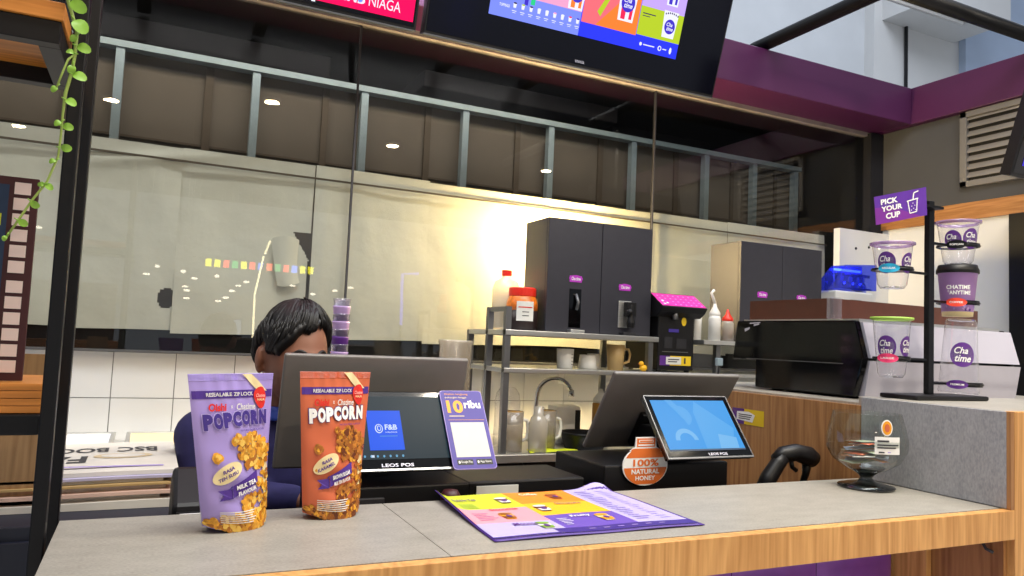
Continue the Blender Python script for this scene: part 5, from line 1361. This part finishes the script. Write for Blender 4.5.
# stool
t = thing('bar_stool', 'black round stool under the seated person', 'stool', (.308, 2.04, 0))
MB().lathe([(0, .535), (.165, .535), (.175, .542), (.175, .555), (.165, .562), (0, .562)], (.308, 2.04, 0), 28).build('seat', 'black_plastic', t, smooth=True)
for k in range(4):
    a_ = k*PI/2; MB().tube([(.308+.10*math.cos(a_), 2.06+.10*math.sin(a_), .545), (.308+.15*math.cos(a_), 2.06+.15*math.sin(a_), 0)], .012, 10).build('leg', 'steel_dark', t)
b = MB(); b.tube([(.308+.131*math.cos(2*PI*k/24), 2.06+.131*math.sin(2*PI*k/24), .24) for k in range(25)], .009, 8); b.build('foot_ring', 'steel_dark', t)

def area(name, loc, rot, sx, sy, e, col, spread=None):
    l = bpy.data.lights.new(name, 'AREA'); l.shape = 'RECTANGLE'; l.size = sx; l.size_y = sy; l.energy = e; l.color = lin(col)[:3]
    if spread: l.spread = spread
    o = bpy.data.objects.new(name, l); o.location = loc; o.rotation_euler = rot; COL.objects.link(o); return o
def spot(name, loc, tgt, e, col, ang, blend=.6, r=.05):
    l = bpy.data.lights.new(name, 'SPOT'); l.energy = e; l.color = lin(col)[:3]; l.spot_size = ang; l.spot_blend = blend; l.shadow_soft_size = r
    o = bpy.data.objects.new(name, l); o.location = loc; d = Vector(tgt)-Vector(loc); o.rotation_euler = d.to_track_quat('-Z', 'Y').to_euler(); COL.objects.link(o); return o
# =================================================================== MALL BEHIND THE CAMERA (seen mirrored in the glass)
struct(MB().box(-9, 12, -11, -.9, 4.02, 4.1).build('ceiling', 'black_void'))
for k, c in (('l_warm', '#ffd9a0'), ('l_white', '#fff4e0')): M[k] = emis(k, c, 9)
M['l_strip'] = emis('strip', '#ffeec0', 9); M['l_blue'] = emis('blue neon', '#4a55ff', 4)
DL = [(-0.58, -4.13, 0), (1.11, -3.1, 0), (1.26, -2.47, 1), (2.89, -4.22, 0), (3.21, -2.48, 1), (4.32, -2.5, 1), (-1.79, -6.25, 0), (5.35, -4.29, 0)]
dls = ['above the left purple bag', 'left of the glass joint', 'just right of the pale one', 'in the middle shutter pane', 'bright, at the third mullion', 'bright, above the left dispenser', 'at the left screen edge', 'low, above the left dispenser']
for i, (x, y, k) in enumerate(DL):
    l = area('downlight_glow', (x, y, 3.985), (0, 0, 0), .16, .16, 34 if k else 22, '#fff0d8' if k else '#ffdcb0'); l.data.shape = 'DISK'
    t = thing('ceiling_downlight', 'round ceiling downlight mirrored in the upper glass, '+dls[i], 'light', (x, y, 3.99), group='downlights mirrored in the glass')
    MB().lathe([(.10, 4.02), (.10, 3.995), (.085, 3.99)], (x, y, 0), 20, cap=False).build('ring', 'white', t); MB().lathe([(0, 3.995), (.085, 3.995), (.085, 4.0), (0, 4.0)], (x, y, 0), 20).build('lens', 'l_white' if k else 'l_warm', t)
PLT = [(0.47, 2.29), (1.03, 2.27), (0.68, 2.22), (0.55, 2.08), (0.55, 1.97), (0.56, 1.85), (1.56, 2.22), (1.46, 2.16), (1.27, 2.01), (1.2, 1.9), (1.1, 1.84), (2.44, 2.23), (2.66, 2.05), (3.41, 2.23), (3.19, 2.17), (0.07, 2.41), (-0.09, 2.2), (-1.71, 2.85)]
for i, (x, z) in enumerate(PLT):
    yy = -8.1-.3*(i % 4)
    t = thing('pendant_lamp', 'small far pendant lamp mirrored as a bright dot in the glass', 'lamp', (x, yy, z), group='far pendant lamps mirrored in the glass')
    r = .045 if i in (0, 1, 15, 12) else .035
    MB().ball((x, yy, z), (r*(1 if i in (0, 1, 12, 15) else 1.6), r, r*.6), 8).build('globe', 'l_white', t, smooth=True); MB().tube([(x, yy, z+r*.5), (x, yy, 4.02)], .004, 5).build('cord', 'black', t)
# LED strip, neon frame, coloured bunting
t = thing('led_strip', 'bent warm light strip mirrored in the glass above the head', 'light', (1.08, -3.1, 0))
MB().tube([(1.18, -3.0, 2.37), (1.13, -3.0, 2.21)], .011, 8).tube([(1.12, -3.0, 2.19), (1.05, -3.0, 1.75), (1.06, -3.0, 1.23)], .011, 8).build('tube', 'l_strip', t)
MB().tube([(1.20, -3.02, 2.38), (1.06, -3.02, 1.75), (1.07, -3.02, 0)], .012, 8).build('rail', 'black_metal', t)
t = thing('neon_frame', 'blue neon corner mirrored in the glass left of the dispenser', 'neon light', (2.8, -3.1, 0))
MB().tube([(2.99, -3.1, 2.14), (2.78, -3.1, 2.12), (2.80, -3.1, 1.49)], .018, 8).build('tube', 'l_blue', t); MB().tube([(2.81, -3.13, 0), (2.81, -3.13, 2.12), (3.0, -3.13, 2.14)], .02, 8).build('post', 'black_metal', t)
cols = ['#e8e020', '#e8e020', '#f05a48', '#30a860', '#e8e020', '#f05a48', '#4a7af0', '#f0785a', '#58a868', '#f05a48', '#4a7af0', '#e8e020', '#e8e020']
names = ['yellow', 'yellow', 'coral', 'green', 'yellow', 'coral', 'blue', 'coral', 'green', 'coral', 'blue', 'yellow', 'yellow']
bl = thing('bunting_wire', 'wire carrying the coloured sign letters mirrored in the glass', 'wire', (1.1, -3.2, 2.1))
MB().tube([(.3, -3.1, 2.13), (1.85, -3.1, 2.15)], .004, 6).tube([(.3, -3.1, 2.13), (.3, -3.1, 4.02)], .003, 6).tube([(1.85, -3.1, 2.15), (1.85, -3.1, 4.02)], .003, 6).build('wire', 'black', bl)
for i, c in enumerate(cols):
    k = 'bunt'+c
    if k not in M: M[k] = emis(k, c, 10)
    x = .52+i*.093
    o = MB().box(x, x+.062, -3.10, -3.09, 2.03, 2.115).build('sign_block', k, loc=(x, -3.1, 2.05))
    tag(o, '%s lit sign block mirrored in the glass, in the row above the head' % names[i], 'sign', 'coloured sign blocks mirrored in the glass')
# bright shop window far behind
t = thing('shop_window', 'pale lit window mirrored low in the glass beside the head', 'window', (.9, -7, 0))
M['l_win'] = emis('win', '#cfe2ff', 1.6)
MB().box(.78, 1.02, -3.9, -3.88, 1.28, 1.46).build('pane', 'l_win', t); MB().box(.76, 1.04, -3.93, -3.9, 0, 1.48).build('frame', 'black_metal', t)

# =================================================================== LIGHTS
area('mall_light', (.9, .5, 4.4), (math.radians(20), 0, 0), 3.0, 1.2, 100, '#ffffff')
area('back_wall_fill', (.4, 2.60, 2.80), (math.radians(12), 0, 0), 2.8, .05, 29, '#ffffff')  # unseen fill added behind the screens to brighten the back wall
area('mall_light_high', (4.5, 2.2, 6.5), (math.radians(8), 0, 0), 3, 3, 160, '#e8f0ff')
tb = thing('added_light_track', 'black lighting track added out of view over the counter to carry the spotlights', 'track', (1.2, .68, 3.08))  # unseen track added to carry the lights over the counter
MB().box(-.6, 3.2, .66, .70, 3.08, 3.10).build('rail', 'black_metal', tb); MB().tube([(-.4, .68, 3.1), (-.4, .68, 6)], .006, 6).build('hanger', 'black_metal', tb); MB().tube([(3.1, .68, 3.1), (3.1, .68, 6)], .006, 6).build('hanger', 'black_metal', tb)
for i, (x, ty, tz, e, an) in enumerate(((-.15, 1.3, 1.0, 16, 1.2), (.55, 1.5, 1.0, 16, 1.2), (1.25, 1.3, 1.0, 30, 1.2), (2.0, 2.0, 1.4, 40, 2.3), (2.69, 1.8, 1.4, 40, 2.3), (1.62, 1.1, 1.0, 48, .75))):  # the two wide spots are mirrored lamps; the rest are added to light the counter
    spot('track_spot', (x, .68, 3.0), (x, ty, tz), e, '#fff2dc', an, .5, .03)
    t = thing('track_spotlight', 'black can spotlight on the added track, %s from the left' % ('first', 'second', 'third', 'fifth', 'last', 'fourth')[i], 'spotlight', (x, .68, 3.08), group='spotlights on the added track')
    MB().lathe([(.042, 3.0), (.045, 3.0), (.045, 3.06), (.01, 3.072), (0, 3.072)], (x, .68, 0), 18, cap=False).build('can', 'black_metal', t, smooth=True); MB().tube([(x, .68, 3.072), (x, .68, 3.081)], .008, 8).build('swivel', 'black_metal', t)
# lamp behind the left dispenser
t = thing('wall_lamp', 'glowing tube lamp hidden behind the left charcoal dispenser', 'lamp', (1.62, 2.76, 1.3925))
M['l_tube'] = emis('lamp tube', '#ffe6b0', 60)
MB().lathe([(0, 0), (.03, 0), (.03, .012), (.008, .016), (.008, .30)], (1.62, 2.745, 1.3925), 16).build('stand', 'steel_dark', t)
MB().lathe([(0, .30), (.022, .30), (.022, .43), (0, .435)], (1.62, 2.745, 1.3925), 20).build('bulb', 'l_tube', t, smooth=True)
l = bpy.data.lights.new('lamp_glow', 'POINT'); l.energy = 85; l.color = lin('#ffdd98')[:3]; l.shadow_soft_size = .03
o = bpy.data.objects.new('lamp_glow', l); o.location = (1.60, 2.80, 1.80); COL.objects.link(o)
area('shop_glow', (1.3, 4.6, 2.2), (math.radians(-90), 0, 0), 3, .6, 0.01, '#ffd9a0')
l = area('shutter_wash', (.5, 3.2, 2.80), (math.radians(25), 0, 0), 3.4, .1, 12.0, '#fff0dc')  # unseen light added in the gap to brighten the shutter boards and mullions
w = bpy.data.worlds.new('w'); SC.world = w; w.use_nodes = True
w.node_tree.nodes['Background'].inputs[0].default_value = lin('#b4bcc8'); w.node_tree.nodes['Background'].inputs[1].default_value = .68

# =================================================================== CAMERA
cam = bpy.data.cameras.new('camera'); cam.sensor_width = 36; cam.lens = 757/1024*36; cam.clip_start = .02; cam.clip_end = 200
co = bpy.data.objects.new('camera', cam); COL.objects.link(co)
X = Vector((.9001, -.4330, .0441)); Zv = Vector((.429, .900, .070))
f_ = Vector((0.42905, 0.90033, 0.07021)).normalized(); r_ = (X-f_*X.dot(f_)).normalized(); u_ = r_.cross(f_)
co.matrix_world = Matrix(((r_.x, u_.x, -f_.x, 0), (r_.y, u_.y, -f_.y, 0), (r_.z, u_.z, -f_.z, 1.35), (0, 0, 0, 1)))
SC.camera = co
vs = SC.view_settings; vs.view_transform = 'Standard'; vs.look = 'None'; vs.gamma = 1; vs.use_curve_mapping = False; vs.exposure = .15
